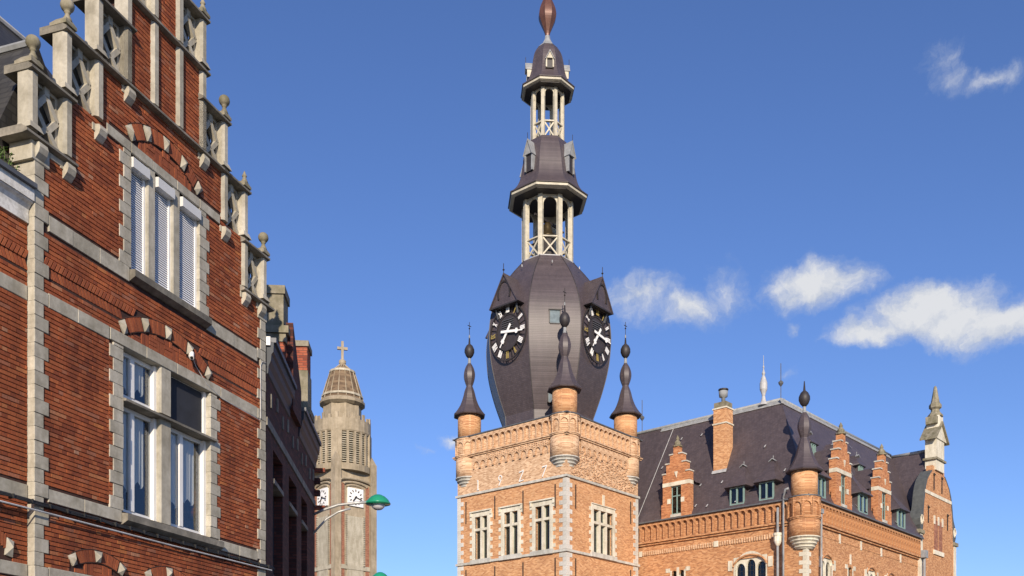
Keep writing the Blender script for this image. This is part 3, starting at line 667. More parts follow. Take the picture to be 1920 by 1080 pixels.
# ------------------------------------------------------------------ neighbouring house at the left edge
HA = thing('corniced_brick_house', 'red brick house with flaking white wooden cornice at the left edge', 'house', (o_.x, o_.y, 0), math.pi / 2 - TH)
YA = .11
wall_panel(MB(), -7.5, -.001, 0, 9.4, [], YA + MORT).build('wall', 'mortar', HA)
MB().box(-7.5, -.012, YA + .03, 6.4, 0, 9.4).build('side_wall', 'brick_far', HA)
rectsA = [(5.0, 5.2), (7.98, 8.2), (8.43, 8.75), (3.8, 4.0)]
def ivA(z0, z1):
    zm = (z0 + z1) / 2
    if any(min(z1, d) - max(z0, c) > .012 for c, d in rectsA): return []
    res = [(-2.2, -.012)]
    if 4.0 < zm < 4.62:
        res = [(-2.2, -1.6), (-.29 if zm < 4.34 else -.42 if zm < 4.44 else -.62, -.012)]
    return res
lay(HA, bricks_for(range(int(3.4 / CR), int(9.2 / CR)), ivA, YA, None), YA, lambda q: q[0] > -1.1 and q[2] > 4.3)
wall_panel(MB(), -7.5, -2.2, .6, 9.1, [], YA + .002).build('outer_brickwork', 'brick_far', HA)
wall_panel(MB(), -2.2, -.012, .6, 3.75, [], YA + .002).build('ground_floor_brickwork', 'brick_far', HA)
mb = MB(); frieze(mb, -2.2, -.0, YA); mb.build('leaning_brick_frieze', 'brick_deco', HA, kind='stuff')
for z0, z1 in ((5.0, 5.2), (7.98, 8.2), (3.8, 4.0)):
    for a, b in ((-2.2, -1.1), (-1.1, -.012)): stone_box('band_course', a + .002, b - .002, z0, z1, YA - .012, YA + .1, parent=HA)
for kx in (-.36, -.9):
    zc = 4.20 if kx == -.36 else 4.36
    q = [(kx - .075, zc - .12), (kx + .06, zc - .14), (kx + .085, zc + .10), (kx - .04, zc + .14)]
    MB().add([(a, YA + .03, b) for a, b in q] + [(a, YA - .015, b) for a, b in q] + [(kx + .01, YA - .08, zc)], [(0, 1, 5, 4), (1, 2, 6, 5), (2, 3, 7, 6), (3, 0, 4, 7), (4, 5, 8), (5, 6, 8), (6, 7, 8), (7, 4, 8)]).build('diamond_keystone', 'stone', HA)
mb = MB()
for k in range(9): mb.box(-.85 + k * .05, -.81 + k * .05, YA - .004, YA + .05, 4.16 + .14 * math.sin((9 - k) / 9 * 1.57), 4.36 + .14 * math.sin((9 - k) / 9 * 1.57))
mb.build('arch_brickwork', 'brick_deco', HA, kind='stuff')
# timber cornice: fascia, hollow moulding, lower board, gutter
x0, x1 = -7.5, -.014
def cprof(name, prof, m):
    n = len(prof); mb = MB(); mb.add([(x0, y, z) for y, z in prof] + [(x1, y, z) for y, z in prof], [tuple(range(n)), tuple(range(n, 2 * n))] + [(i, (i + 1) % n, n + (i + 1) % n, n + i) for i in range(n)]); mb.build(name, m, HA)
cprof('lower_board', [(YA - .03, 9.14), (YA - .03, 9.28), (YA + .1, 9.28), (YA + .1, 9.14)], 'old_paint')
cprof('cove_moulding', [(YA + .1, 9.282), (YA - .025, 9.282), (YA - .035, 9.34), (YA - .07, 9.40), (YA - .12, 9.435), (YA - .12, 9.45), (YA + .1, 9.45)], 'old_paint')
cprof('fascia', [(YA - .14, 9.452), (YA - .14, 9.63), (YA + .1, 9.63), (YA + .1, 9.452)], 'old_paint')
cprof('gutter', [(YA - .2, 9.632), (YA - .2, 9.70), (YA + .0, 9.76), (YA + .1, 9.632)], 'zinc_dark')
mb = MB(); mb.add([(-7.5, .12, 9.74), (-.1, .12, 9.74), (-.1, 3.0, 14.4), (-7.5, 3.0, 14.4), (-7.5, 6.0, 9.5), (-.1, 6.0, 9.5)], [(0, 1, 2, 3), (3, 2, 5, 4), (1, 5, 2)]); mb.build('roof', 'slate_moss', HA)
MB().tube([(-7.5, 3.0, 14.42), (-.08, 3.0, 14.42)], .06, 8).build('ridge_roll', 'lead', HA)
# weed growing in the gutter
wd = thing('gutter_weed', 'small bright green weed growing in the gutter of the corniced house', 'plant', (o_.x, o_.y, 0), math.pi / 2 - TH)
mb = MB(); st = MB()
for k in range(9):
    x, y = -.55 + rnd.uniform(-.2, .25), .02 + rnd.uniform(-.05, .1); hgt = rnd.uniform(.12, .3); tx, ty = x + rnd.uniform(-.1, .1), y + rnd.uniform(-.1, .05)
    st.tube([(x, y, 9.70), (tx, ty, 9.70 + hgt)], .005, 4)
    for j in range(9):
        u = rnd.uniform(.3, 1.0); c = Vector((x + (tx - x) * u, y + (ty - y) * u, 9.70 + hgt * u)); a = rnd.uniform(0, 6.28); l = rnd.uniform(.04, .07)
        d = Vector((math.cos(a), math.sin(a), rnd.uniform(-.2, .6))) * l; sd = d.cross(Vector((0, 0, 1))).normalized() * l * .3
        mb.add([tuple(c), tuple(c + d * .5 + sd), tuple(c + d), tuple(c + d * .5 - sd)], [(0, 1, 2, 3)])
mb.build('leaves', 'leaf', wd); st.build('stems', 'leaf', wd)

# ------------------------------------------------------------------ shaded house further along the street
oc = Vector(((499 - 960) / FPX * 21.0, 21.0))
HC = thing('shaded_brick_house', 'dark shaded brick house behind the gabled house, with stone-topped dormer piers', 'house', (oc.x, oc.y, 0), R(90) + math.atan(.07))
winC = [(.85, 2.17, 4.9, 7.64), (3.1, 4.4, 4.9, 7.64), (5.25, 6.35, 4.9, 7.64)]
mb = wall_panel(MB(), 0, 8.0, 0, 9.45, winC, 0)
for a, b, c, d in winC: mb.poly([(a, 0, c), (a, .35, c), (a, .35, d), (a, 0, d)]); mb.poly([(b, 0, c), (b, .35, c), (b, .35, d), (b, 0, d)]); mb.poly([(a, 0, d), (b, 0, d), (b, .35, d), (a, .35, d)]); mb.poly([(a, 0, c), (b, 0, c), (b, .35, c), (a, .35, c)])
mb.build('wall', 'brick_shaded', HC)
MB().box(.0, 8.0, .36, 6, 0, 9.45).build('rear_wall', 'brick_shaded', HC)
MB().box(0, 8.0, -.03, .02, 7.93, 8.1).build('string_course', 'ledge', HC)
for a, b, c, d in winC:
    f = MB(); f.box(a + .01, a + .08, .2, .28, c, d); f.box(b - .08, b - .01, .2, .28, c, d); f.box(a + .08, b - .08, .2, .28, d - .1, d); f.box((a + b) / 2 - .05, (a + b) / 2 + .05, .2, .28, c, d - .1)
    wf = f.build('window', 'shade_trim', HC); MB().box(a, b, -.03, .3, 6.9, 7.0).build('transom', 'ledge', wf); MB().box(a + .03, b - .03, .3, .31, c, d).build('pane', 'glass_dark', wf)
for k in range(10):
    MB().box(.5 + k * .78, .62 + k * .78, -.03, .02, 8.45 + .16 * (k % 2), 8.75 + .16 * (k % 2)).build('tie_block', 'ledge', HC)
def corn(a, b):
    prof = [(.05, 9.0), (-.03, 9.05), (-.04, 9.2), (-.09, 9.32), (-.10, 9.45), (-.14, 9.5), (-.15, 9.7), (.05, 9.75)]
    n = len(prof); mb = MB(); mb.add([(a, y, z) for y, z in prof] + [(b, y, z) for y, z in prof], [tuple(range(n)), tuple(range(n, 2 * n))] + [(i, (i + 1) % n, n + (i + 1) % n, n + i) for i in range(n)]); mb.build('cornice', 'shade_trim', HC)
    MB().box(a, b, -.2, -.08, 9.7, 9.8).build('gutter', 'zinc_dark', HC)
corn(.06, 3.1); corn(4.7, 8.0)
MB().box(.0, .055, -.085, .0, 9.62, 9.8).build('gutter_end', 'white_paint', HC)
def pier(s_, e, ztop, kind):
    if kind == 0:
        MB().box(s_, e, .05, .52, 9.0, 10.75).build('pier_brick', 'brick_far', HC)
        MB().box(s_ - .04, e + .04, .02, .56, 10.752, 10.95).build('pier_moulding', 'stone_moss', HC); MB().box(s_ - .09, e + .09, -.05, .62, 10.952, 11.12).build('pier_moulding', 'stone_moss', HC)
        MB().box(s_, e, .08, .56, 11.122, ztop - .2).build('pier_stone', 'stone_moss', HC); MB().box(s_ - .04, e + .04, .04, .60, ztop - .198, ztop).build('pier_cap', 'stone_moss', HC)
        MB().prism([(s_ + .2, 11.3), (e + .9, 10.1), (e + .9, 9.2), (s_ + .2, 9.2)], -.12, .05).build('gable_scroll', 'brick_shaded', HC)
    else:
        MB().box(s_, e, .05, .52, 9.0, 10.35).build('pier_brick', 'brick_far', HC)
        MB().box(s_ - .06, e + .06, .0, .58, 10.352, 10.55).build('pier_moulding', 'stone_moss', HC)
        MB().box(s_, e, .08, .58, 10.552, 11.6).build('pier_stone', 'stone_moss', HC); MB().box(s_ + .05, e - .05, .10, .52, 11.602, ztop - .16).build('chimney_brick', 'brick_far', HC); MB().box(s_, e, .06, .56, ztop - .158, ztop).build('chimney_cap', 'stone_moss', HC)
pier(2.8, 3.5, 12.1, 0); pier(7.1, 7.9, 12.45, 1)
mb = MB().prism([(2.9, 9.4), (4.9, 9.4), (4.9, 10.2), (3.9, 10.9), (2.9, 10.9)], .06, .5); mb.build('dormer_gable', 'brick_shaded', HC)
mb = MB(); mb.add([(0, .02, 9.7), (8, .02, 9.7), (8, 3, 11.3), (0, 3, 11.3), (0, 6, 9.7), (8, 6, 9.7)], [(0, 1, 2, 3), (3, 2, 5, 4), (0, 3, 4), (1, 5, 2)]); mb.build('roof', 'slate_grey', HC)
for z in (7.86, 8.95): MB().box(7.98, 8.1, -.30, .1, z, z + .12).build('string_course_end', 'brick_far', HC)
for z in (8.25, 8.6): MB().box(7.9, 8.05, -.16, .05, z, z + .16).build('stone_tooth', 'brick_shaded', HC)

# street lamps
def lamp_head(root, c, rr):
    z = c[2]; MB().lathe([(rr, z - .10), (rr * .99, z - .07), (rr * .82, z + .03), (rr * .58, z + .11), (rr * .3, z + .165), (.02, z + .185)], 24, c[:2]).build('lamp_shade', 'green_enamel', root, smooth=True)
    MB().lathe([(.02, z - .27), (rr * .3, z - .255), (rr * .5, z - .19), (rr * .56, z - .105)], 20, c[:2]).build('lamp_bowl', 'lamp_white', root, smooth=True)
LP = thing('street_lamp', 'green-shaded street lamp on a curved grey arm from the shaded house', 'street lamp', (-5.72, 28.7, 0), 0, 'green street lamps')
hx = (709 - 960) / FPX * 28.7 + 5.72
lamp_head(LP, (hx, 0, 8.05), .36)
MB().tube([(-.1, 0, 7.62), (.25, 0, 7.78), (.7, 0, 7.93), (1.15, 0, 7.98), (hx - .3, 0, 8.01)], .04, 8).build('arm', 'galv', LP, smooth=True)
MB().tube([(-.08, 0, 7.05), (.1, 0, 7.25), (.35, 0, 7.52), (.7, 0, 7.73), (1.05, 0, 7.83)], .032, 8).build('brace', 'galv', LP, smooth=True)
MB().box(-.16, -.06, -.12, .12, 6.8, 7.8).build('wall_bracket', 'iron', LP); MB().tube([(hx - .34, 0, 8.0), (hx - .2, 0, 8.03)], .06, 8).build('collar', 'green_enamel', LP)
Y2 = 41.0; x2 = (713 - 960) / FPX * Y2; z2 = 1.6 + (HOR - 1079) / FPX * Y2
LQ = thing('street_lamp', 'green street lamp whose shade just peeps in at the bottom edge below the church', 'street lamp', (x2 - 1.6, Y2, 0), 0, 'green street lamps')
lamp_head(LQ, (1.6, 0, z2 - .04), .36)
MB().tube([(0, 0, 0), (0, 0, z2 - .6), (.3, 0, z2 - .25), (.9, 0, z2 - .1), (1.3, 0, z2 - .05)], [.08, .06, .05, .04, .035], 8).build('pole', 'galv', LQ, smooth=True)
# ------------------------------------------------------------------ belfry tower
KX = ((1062 - 960) / FPX * 67.0, 67.0)
BA = math.atan2(.7617, .6479)
BT = thing('belfry_tower', 'tall pale brick belfry with bulging slate dome, clocks and double lantern spire', 'tower', (KX[0], KX[1], 0), BA)
WX, WY = 8.76, 10.12                       # sides of the tower: right face along x, left face along y
FL = frame(0, WY, -90)                     # left face: s runs from its far edge to the front corner
FR = frame(0, 0, 0)                        # right face: s runs from the front corner
def sL(y): return WY - y
ZT = 22.66
# walls with window holes
wl = [(sL(8.35), sL(7.15), 13.55, 16.65), (sL(5.55), sL(4.28), 13.55, 16.6), (sL(2.68), sL(1.42), 13.55, 16.6)]
wr = [(3.10, 5.45, 13.58, 16.62)]
ZS = 18.38
for fr, wdt, hs in ((FL, WY, wl), (FR, WX, wr)):
    mb = MB(fr); wall_panel(mb, 0, wdt, 0, ZS, hs, 0)
    for a, b, c, d in hs:
        for q in ([(a, 0, c), (a, .5, c), (a, .5, d), (a, 0, d)], [(b, 0, c), (b, .5, c), (b, .5, d), (b, 0, d)], [(a, 0, d), (b, 0, d), (b, .5, d), (a, .5, d)], [(a, 0, c), (b, 0, c), (b, .5, c), (a, .5, c)]): mb.poly(q)
    mb.build('wall', 'tower_brick', BT)
    MB(fr).add([(0, 0, ZS), (wdt, 0, ZS), (wdt, 0, ZT), (0, 0, ZT)], [(0, 1, 2, 3)]).build('upper_wall', 'tower_pale', BT)
mb = MB(); mb.add([(WX, 0, 0), (WX, WY, 0), (WX, WY, ZT), (WX, 0, ZT), (0, WY, 0), (0, WY, ZT)], [(0, 1, 2, 3), (4, 1, 2, 5)]); mb.build('rear_wall', 'tower_brick', BT)
MB().box(.02, WX - .02, .02, WY - .02, ZT - .5, ZT - .02).build('parapet_deck', 'zinc_dark', BT)
MB().box(.6, WX - .6, .6, WY - .6, 12.5, 12.6).build('inner_floor', 'room', BT)
MB().box(1.5, WX - 1, 1.5, WY - 1, 12.6, 17.5).build('inner_core', 'room', BT)
# strings, copings
for fr, wdt in ((FL, WY), (FR, WX)):
    left = fr is FL
    for z0, z1, pr, m, nm in ((18.30, 18.46, .12, 'bluestone', 'string_course'), (13.25, 13.42, .12, 'bluestone', 'string_course'), (21.12, 21.2, .2, 'tower_pale', 'parapet_moulding'), (21.22, 21.32, .27, 'tower_pale', 'parapet_moulding'), (ZT - .08, ZT + .0, .27, 'zinc_dark', 'parapet_coping')):
        a, b = (-pr + .001, wdt + pr - .004) if left else (-pr + .004, wdt + pr)
        MB(fr).box(a if not left else -pr + .001, b if left else b, -pr, .03, z0, z1).build(nm, m, BT)
    # blind arcade of the parapet
    n = 13 if left else 11
    s0, s1 = (1.45, WY - 1.35) if left else (1.35, WX - 1.4)
    stp = (s1 - s0) / n
    am = arch_frame(MB(), 0, stp - .002, 0, 1.22, .78, 0, .2, .045).mesh('blind_arch', 'tower_pale')
    cm = MB().box(stp / 2 - .012, stp / 2 + .012, -.02, 0, 0, 0)
    for k in range(n):
        p = fr @ Vector((s0 + k * stp, -.21, 21.34)); link('blind_arch', am, BT, loc=p, rot=(0, 0, R(-90) if left else 0))
    # corbel-table arches lower down
    n = 11 if left else 9
    s0, s1 = (1.65, WY - 1.45) if left else (1.5, WX - 1.5); stp = (s1 - s0) / n
    am = arch_frame(MB(), 0, stp - .002, 0, .92, .22, 0, .11, .08, pointed=True).mesh('corbel_arch', 'tower_pale')
    for k in range(n):
        p = fr @ Vector((s0 + k * stp, -.115, 20.18)); link('corbel_arch', am, BT, loc=p, rot=(0, 0, R(-90) if left else 0))
# diaper of projecting headers above the corbel table
mb = MB(FL)
for k in range(30):
    for j in range(5):
        if (k + j) % 2 == 0 and rnd.random() < .8: mb.box(3.0 + k * .2, 3.09 + k * .2, -.16, -.11, 20.72 + j * .075, 20.77 + j * .075)
mb.build('diaper_headers', 'tower_pale', BT, kind='stuff')
mb = MB(FR)
for k in range(46):
    for j in range(30):
        if rnd.random() < .42: mb.box(.5 + k * .17 + (j % 2) * .08, .62 + k * .17 + (j % 2) * .08, -.06, 0, 18.55 + j * .075, 18.6 + j * .075)
mb.build('proud_headers', 'tower_pale', BT, kind='stuff')
# toothed quoins at the front and outer corners
def tower_quoins(fr, s0, sgn, z0, z1, m):
    k = 0; z = z0; lo, hi = .32, .62
    mes = {}
    for wd_ in (lo, hi): a, b = sorted((0, sgn * wd_)); mes[wd_] = MB().box(a, b, -.035, .1, .004, .296).mesh('quoin', m)
    while z < z1 - .29:
        p = fr @ Vector((s0, 0, z)); link('quoin', mes[hi if k % 2 == 0 else lo], BT, loc=p, rot=(0, 0, R(-90) if fr is FL else 0)); z += .30; k += 1
for za, zb in ((9.3, 13.2), (13.45, 18.28)):
    tower_quoins(FL, WY + .031, -1, za, zb, 'quoin_stone'); tower_quoins(FR, .0, 1, za, zb, 'quoin_stone'); tower_quoins(FL, 0, 1, za, zb, 'quoin_stone'); tower_quoins(FR, WX, -1, za, zb, 'quoin_stone')
# windows: stone frame (surround, hood, sill, mullions, transom), casements and panes
def tower_window(fr, a, b, c, d, lights, hood):
    dx = .28; wst = MB(fr)
    wst.box(a - dx, a, -.05, .12, c, d + .0); wst.box(b, b + dx, -.05, .12, c, d + .0); wst.box(a - dx - .0, b + dx, -.05, .12, d + .001, d + .34)
    z = c + .1; k = 0
    while z < d - .1:
        if k % 2 == 0: wst.box(a - dx - .22, a - dx - .001, -.04, .1, z, z + .26); wst.box(b + dx + .001, b + dx + .22, -.04, .1, z, z + .26)
        z += .28; k += 1
    win = wst.build('window', 'cream', BT)
    if hood:
        h = MB(fr); h.box(a - dx - .16, b + dx + .16, -.17, .05, d + .342, d + .43); h.box(a - dx - .16, a - dx - .01, -.12, .05, d + .06, d + .341); h.box(b + dx + .01, b + dx + .16, -.12, .05, d + .06, d + .341); h.build('hood_mould', 'cream', win)
    else:
        MB(fr).box(a - dx, b + dx, -.12, .05, d + .342, d + .40).build('hood_mould', 'cream', win); MB(fr).box((a + b) / 2 - .1, (a + b) / 2 + .1, -.08, .05, d + .41, d + 1.15).build('keystone', 'cream', win)
    MB(fr).box(a - dx - .1, b + dx + .1, -.17, .3, c - .32, c - .002).build('sill', 'bluestone', win)
    lw = (b - a) / lights; zt = c + (d - c) * .70
    for k in range(1, lights): MB(fr).box(a + k * lw - .09, a + k * lw + .09, -.02, .26, c, d).build('mullion', 'cream', win)
    MB(fr).box(a, b, -.025, .25, zt - .09, zt + .09).build('transom', 'cream', win)
    for k in range(lights):
        x0, x1 = a + k * lw + (.09 if k else 0), a + (k + 1) * lw - (.09 if k < lights - 1 else 0)
        for z0, z1 in ((c, zt - .09), (zt + .09, d)):
            f = MB(fr); f.box(x0, x0 + .05, .22, .28, z0, z1); f.box(x1 - .05, x1, .22, .28, z0, z1); f.box(x0 + .05, x1 - .05, .22, .28, z0, z0 + .06); f.box(x0 + .05, x1 - .05, .22, .28, z1 - .06, z1); f.build('casement', 'frame_dark', win)
            MB(fr).box(x0 + .05, x1 - .05, .245, .252, z0 + .06, z1 - .06).build('pane', 'glass_dark', win)
            if rnd.random() < .3: MB(fr).box(x0 + .06, x0 + .06 + (x1 - x0) * .3, .5, .51, z0 + .1, z1 - .1).build('curtain', 'curtain', win)
for q in wl: tower_window(FL, *q, 2, True)
tower_window(FR, *wr[0], 3, False)
for fr, lst in ((FL, [(sL(9.25),), (sL(6.42),), (sL(3.79),), (sL(.94),)]), (FR, [(1.02,), (7.76,)])):
    for (s_,) in lst:
        for z0, z1 in ((16.3, 17.92), (11.4, 12.9)): MB(fr).box(s_ - .035, s_ + .035, -.05, 0, z0, z1).build('wall_anchor', 'iron', BT)
# iron year 1927
def digit(pls, sx, zb):
    mb = MB(FL)
    for pl in pls:
        for p, q in zip(pl, pl[1:]): mb.bar((sx + p[0], -.05, zb + p[1]), (sx + q[0], -.05, zb + q[1]), .07, .04)
    mb.build('year_numeral', 'white_paint', BT)
ring = [(.17 + .15 * math.cos(t * math.pi / 5), .56 + .17 * math.sin(t * math.pi / 5)) for t in range(11)]
digit([[(0, .02), (0, .72)], [(-.1, .03), (.1, .03)], [(-.08, .68), (0, .72)]], sL(8.03), 18.58)
digit([ring, [(.32, .52), (.04, .02)]], sL(6.05), 18.58)
digit([[(0, .66), (.42, .74)], [(.42, .74), (.0, .02)], [(0, .02), (.4, .08)]], sL(4.12), 18.58)
digit([[(0, .68), (.4, .74)], [(.4, .74), (.02, .02)]], sL(2.05), 18.58)

# corner turrets
CAP = [(1.10, 24.36), (1.14, 24.44), (.92, 24.72), (.68, 25.15), (.50, 25.65), (.37, 26.2), (.25, 26.55), (.22, 26.66), (.31, 26.9), (.40, 27.25), (.40, 27.6), (.29, 28.0), (.12, 28.32), (.09, 28.55), (.10, 28.7), (.27, 28.9), (.37, 29.15), (.36, 29.38), (.25, 29.62), (.08, 29.78), (.03, 30.4)]
def turret(root, c, dz=0, rscale=1.0, brick='tower_pale', drum='tower_brick', zdrum=(22.6, 24.38), lower=(19.75, 22.6), zarch=21.2, ring_m='bluestone'):
    ph = math.pi / 8
    MB().lathe([(.86 * rscale, zdrum[0]), (.86 * rscale, zdrum[1])], 24, c).build('turret_drum', drum, root, smooth=True)
    lo = MB(); lo.lathe([(1.0 * rscale, lower[0]), (1.0 * rscale, zarch - .02)], 24, c); lo.build('turret_base', brick, root, smooth=True)
    MB().lathe([(.93 * rscale, zarch - .02), (.93 * rscale, lower[1] - .05)], 24, c).build('turret_arcade_back', brick, root, smooth=True)
    for z0, z1, r_ in ((zarch - .02, zarch + .06, 1.06), (zarch + .07, zarch + .15, 1.10), (lower[1] - .12, lower[1] - .04, 1.06), (lower[1] - .03, lower[1] + .04, 1.10)):
        MB().lathe([(r_ * rscale, z0), (r_ * rscale, z1)], 24, c).build('turret_moulding', brick if z1 < lower[1] - .01 else 'zinc_dark', root, smooth=False)
    na = 10; aw = 2 * math.pi * 1.03 * rscale / na * .985; ah = lower[1] - .12 - (zarch + .15)
    am = arch_frame(MB(), -aw / 2, aw / 2, 0, ah, ah * .5, 0, .11, .05, pointed=True).mesh('turret_arch', brick)
    for k in range(na):
        a = 2 * math.pi * k / na; link('turret_arch', am, root, loc=(c[0] + 1.02 * rscale * math.cos(a), c[1] + 1.02 * rscale * math.sin(a), zarch + .15), rot=(0, 0, a + math.pi / 2))
    zz = lower[0]
    for k in range(4): MB().lathe([((.86 - .115 * k) * rscale, zz - .2 * (k + 1) + .001), ((.94 - .115 * k) * rscale, zz - .2 * k - .12), ((1.04 - .115 * k) * rscale, zz - .2 * k - .07), ((1.04 - .115 * k) * rscale, zz - .2 * k)], 24, c).build('corbel_ring', ring_m, root)
    MB().lathe([(r_ * rscale, z + dz) for r_, z in CAP[:2] + smooth_prof(CAP[1:8], 3)[1:]], 8, c, ph, apothem=True).build('turret_roof', 'slate', root)
    MB().lathe([(r_ * rscale, z + dz) for r_, z in smooth_prof(CAP[7:13], 3)], 8, c, ph, apothem=True).build('roof_bulb', 'slate', root)
    MB().lathe([(r_ * rscale + .01, z + dz) for r_, z in CAP[12:15]], 10, c).build('roof_neck', 'zinc', root)
    MB().lathe([(r_ * rscale, z + dz) for r_, z in CAP[14:]], 16, c).build('roof_ball', 'slate_mould', root, smooth=True)
for i, (c, vane) in enumerate((((.62, .62), 0), ((.62, WY - .62), 1), ((WX - .66, .66), 1), ((WX - .62, WY - .62), 0))):
    turret(BT, c)
    t = MB(); t.tube([(c[0], c[1], 30.3), (c[0], c[1], 31.4)], .022, 5); t.bar((c[0] - .18, c[1], 31.12), (c[0] + .18, c[1], 31.12), .04, .04, (0, 0, 1)); t.lathe([(.01, 30.85), (.07, 30.92), (.01, 31.0)], 8, c); t.build('weather_vane', 'iron', BT)
    MB().lathe([(.035, 30.15), (.06, 30.3), (.03, 30.45)], 8, c).build('spike_collar', 'zinc', BT)
# slate dome
AX = (WX / 2 - .02, WY / 2 + .02)
PROF = [(3.15, 22.4), (3.22, 23.9), (3.36, 24.3), (3.76, 25.5), (4.1, 26.75), (4.3, 27.8), (4.4, 28.9), (4.42, 29.9), (4.30, 31.0), (4.06, 31.9), (3.68, 32.8), (3.2, 33.65), (2.7, 34.38), (2.28, 34.93), (2.0, 35.28), (1.82, 35.55)]
PH8 = math.pi / 8
PROF = PROF[:2] + smooth_prof(PROF[1:], 4)[1:]
MB().lathe(PROF, 8, AX, PH8, apothem=True).build('dome', 'slate', BT)
for k in range(8):
    a = PH8 + k * math.pi / 4; kk = 1 / math.cos(math.pi / 8)
    MB().tube([(AX[0] + r_ * kk * math.cos(a), AX[1] + r_ * kk * math.sin(a), z) for r_, z in PROF], .035, 4).build('dome_hip', 'slate_mould', BT)
    # small lead hooks near the top
    MB().lathe([(.03, 34.45), (.05, 34.55), (.02, 34.65)], 6, (AX[0] + 2.95 * math.cos(k * math.pi / 4), AX[1] + 2.95 * math.sin(k * math.pi / 4))).build('roof_hook', 'lead', BT)
# hatches in the face toward the corner
def dome_frame(k):  # frame of octagon face k: x along face, -y outward
    a = k * math.pi / 4; return Matrix.Translation((AX[0], AX[1], 0)) @ Matrix.Rotation(a + math.pi / 2, 4, 'Z')
fd = dome_frame(5)   # toward -x -y: the front corner
for x0, x1, z0, z1, ap in ((-.35, .35, 29.55, 30.45, 4.43), (-.35, .35, 24.3, 25.0, 3.62)):
    hf = MB(fd); hf.box(x0 - .06, x0, -ap - .06, -ap + .3, z0, z1); hf.box(x1, x1 + .06, -ap - .06, -ap + .3, z0, z1); hf.box(x0 - .08, x1 + .08, -ap - .12, -ap + .3, z1, z1 + .07); hf.box(x0, x1, -ap - .06, -ap + .2, z0 - .06, z0)
    h_ = hf.build('hatch', 'slate_mould', BT); MB(fd).box(x0, x1, -ap - .02, -ap, z0, z1).build('hatch_glass', 'hatch_glass', h_)
# clocks with gabled hoods on the four main faces
ROM = {1: 'I', 2: 'II', 3: 'III', 4: 'IIII', 5: 'V', 6: 'VI', 7: 'VII', 8: 'VIII', 9: 'IX', 10: 'X', 11: 'XI', 12: 'XII'}
def numeral(mb, text, cx, cz, y, th, hgt):
    u = Vector((math.cos(-th), 0, math.sin(-th))); v = Vector((math.sin(th), 0, math.cos(th)))   # u: reading direction, v: outward
    wd_ = {'I': .10, 'V': .20, 'X': .20}; tot = sum(wd_[c] for c in text); x = -tot / 2
    def L_(a, b, w_): p = Vector((cx, y, cz)); mb.bar(p + u * a[0] + v * a[1], p + u * b[0] + v * b[1], w_, .03)
    for c in text:
        q = wd_[c]; m_ = x + q / 2
        if c == 'I': L_((m_, -hgt / 2), (m_, hgt / 2), .07)
        elif c == 'V': L_((x + .03, hgt / 2), (m_, -hgt / 2), .065); L_((x + q - .03, hgt / 2), (m_, -hgt / 2), .045)
        else: L_((x + .03, hgt / 2), (x + q - .03, -hgt / 2), .065); L_((x + .03, -hgt / 2), (x + q - .03, hgt / 2), .045)
        x += q
    return mb
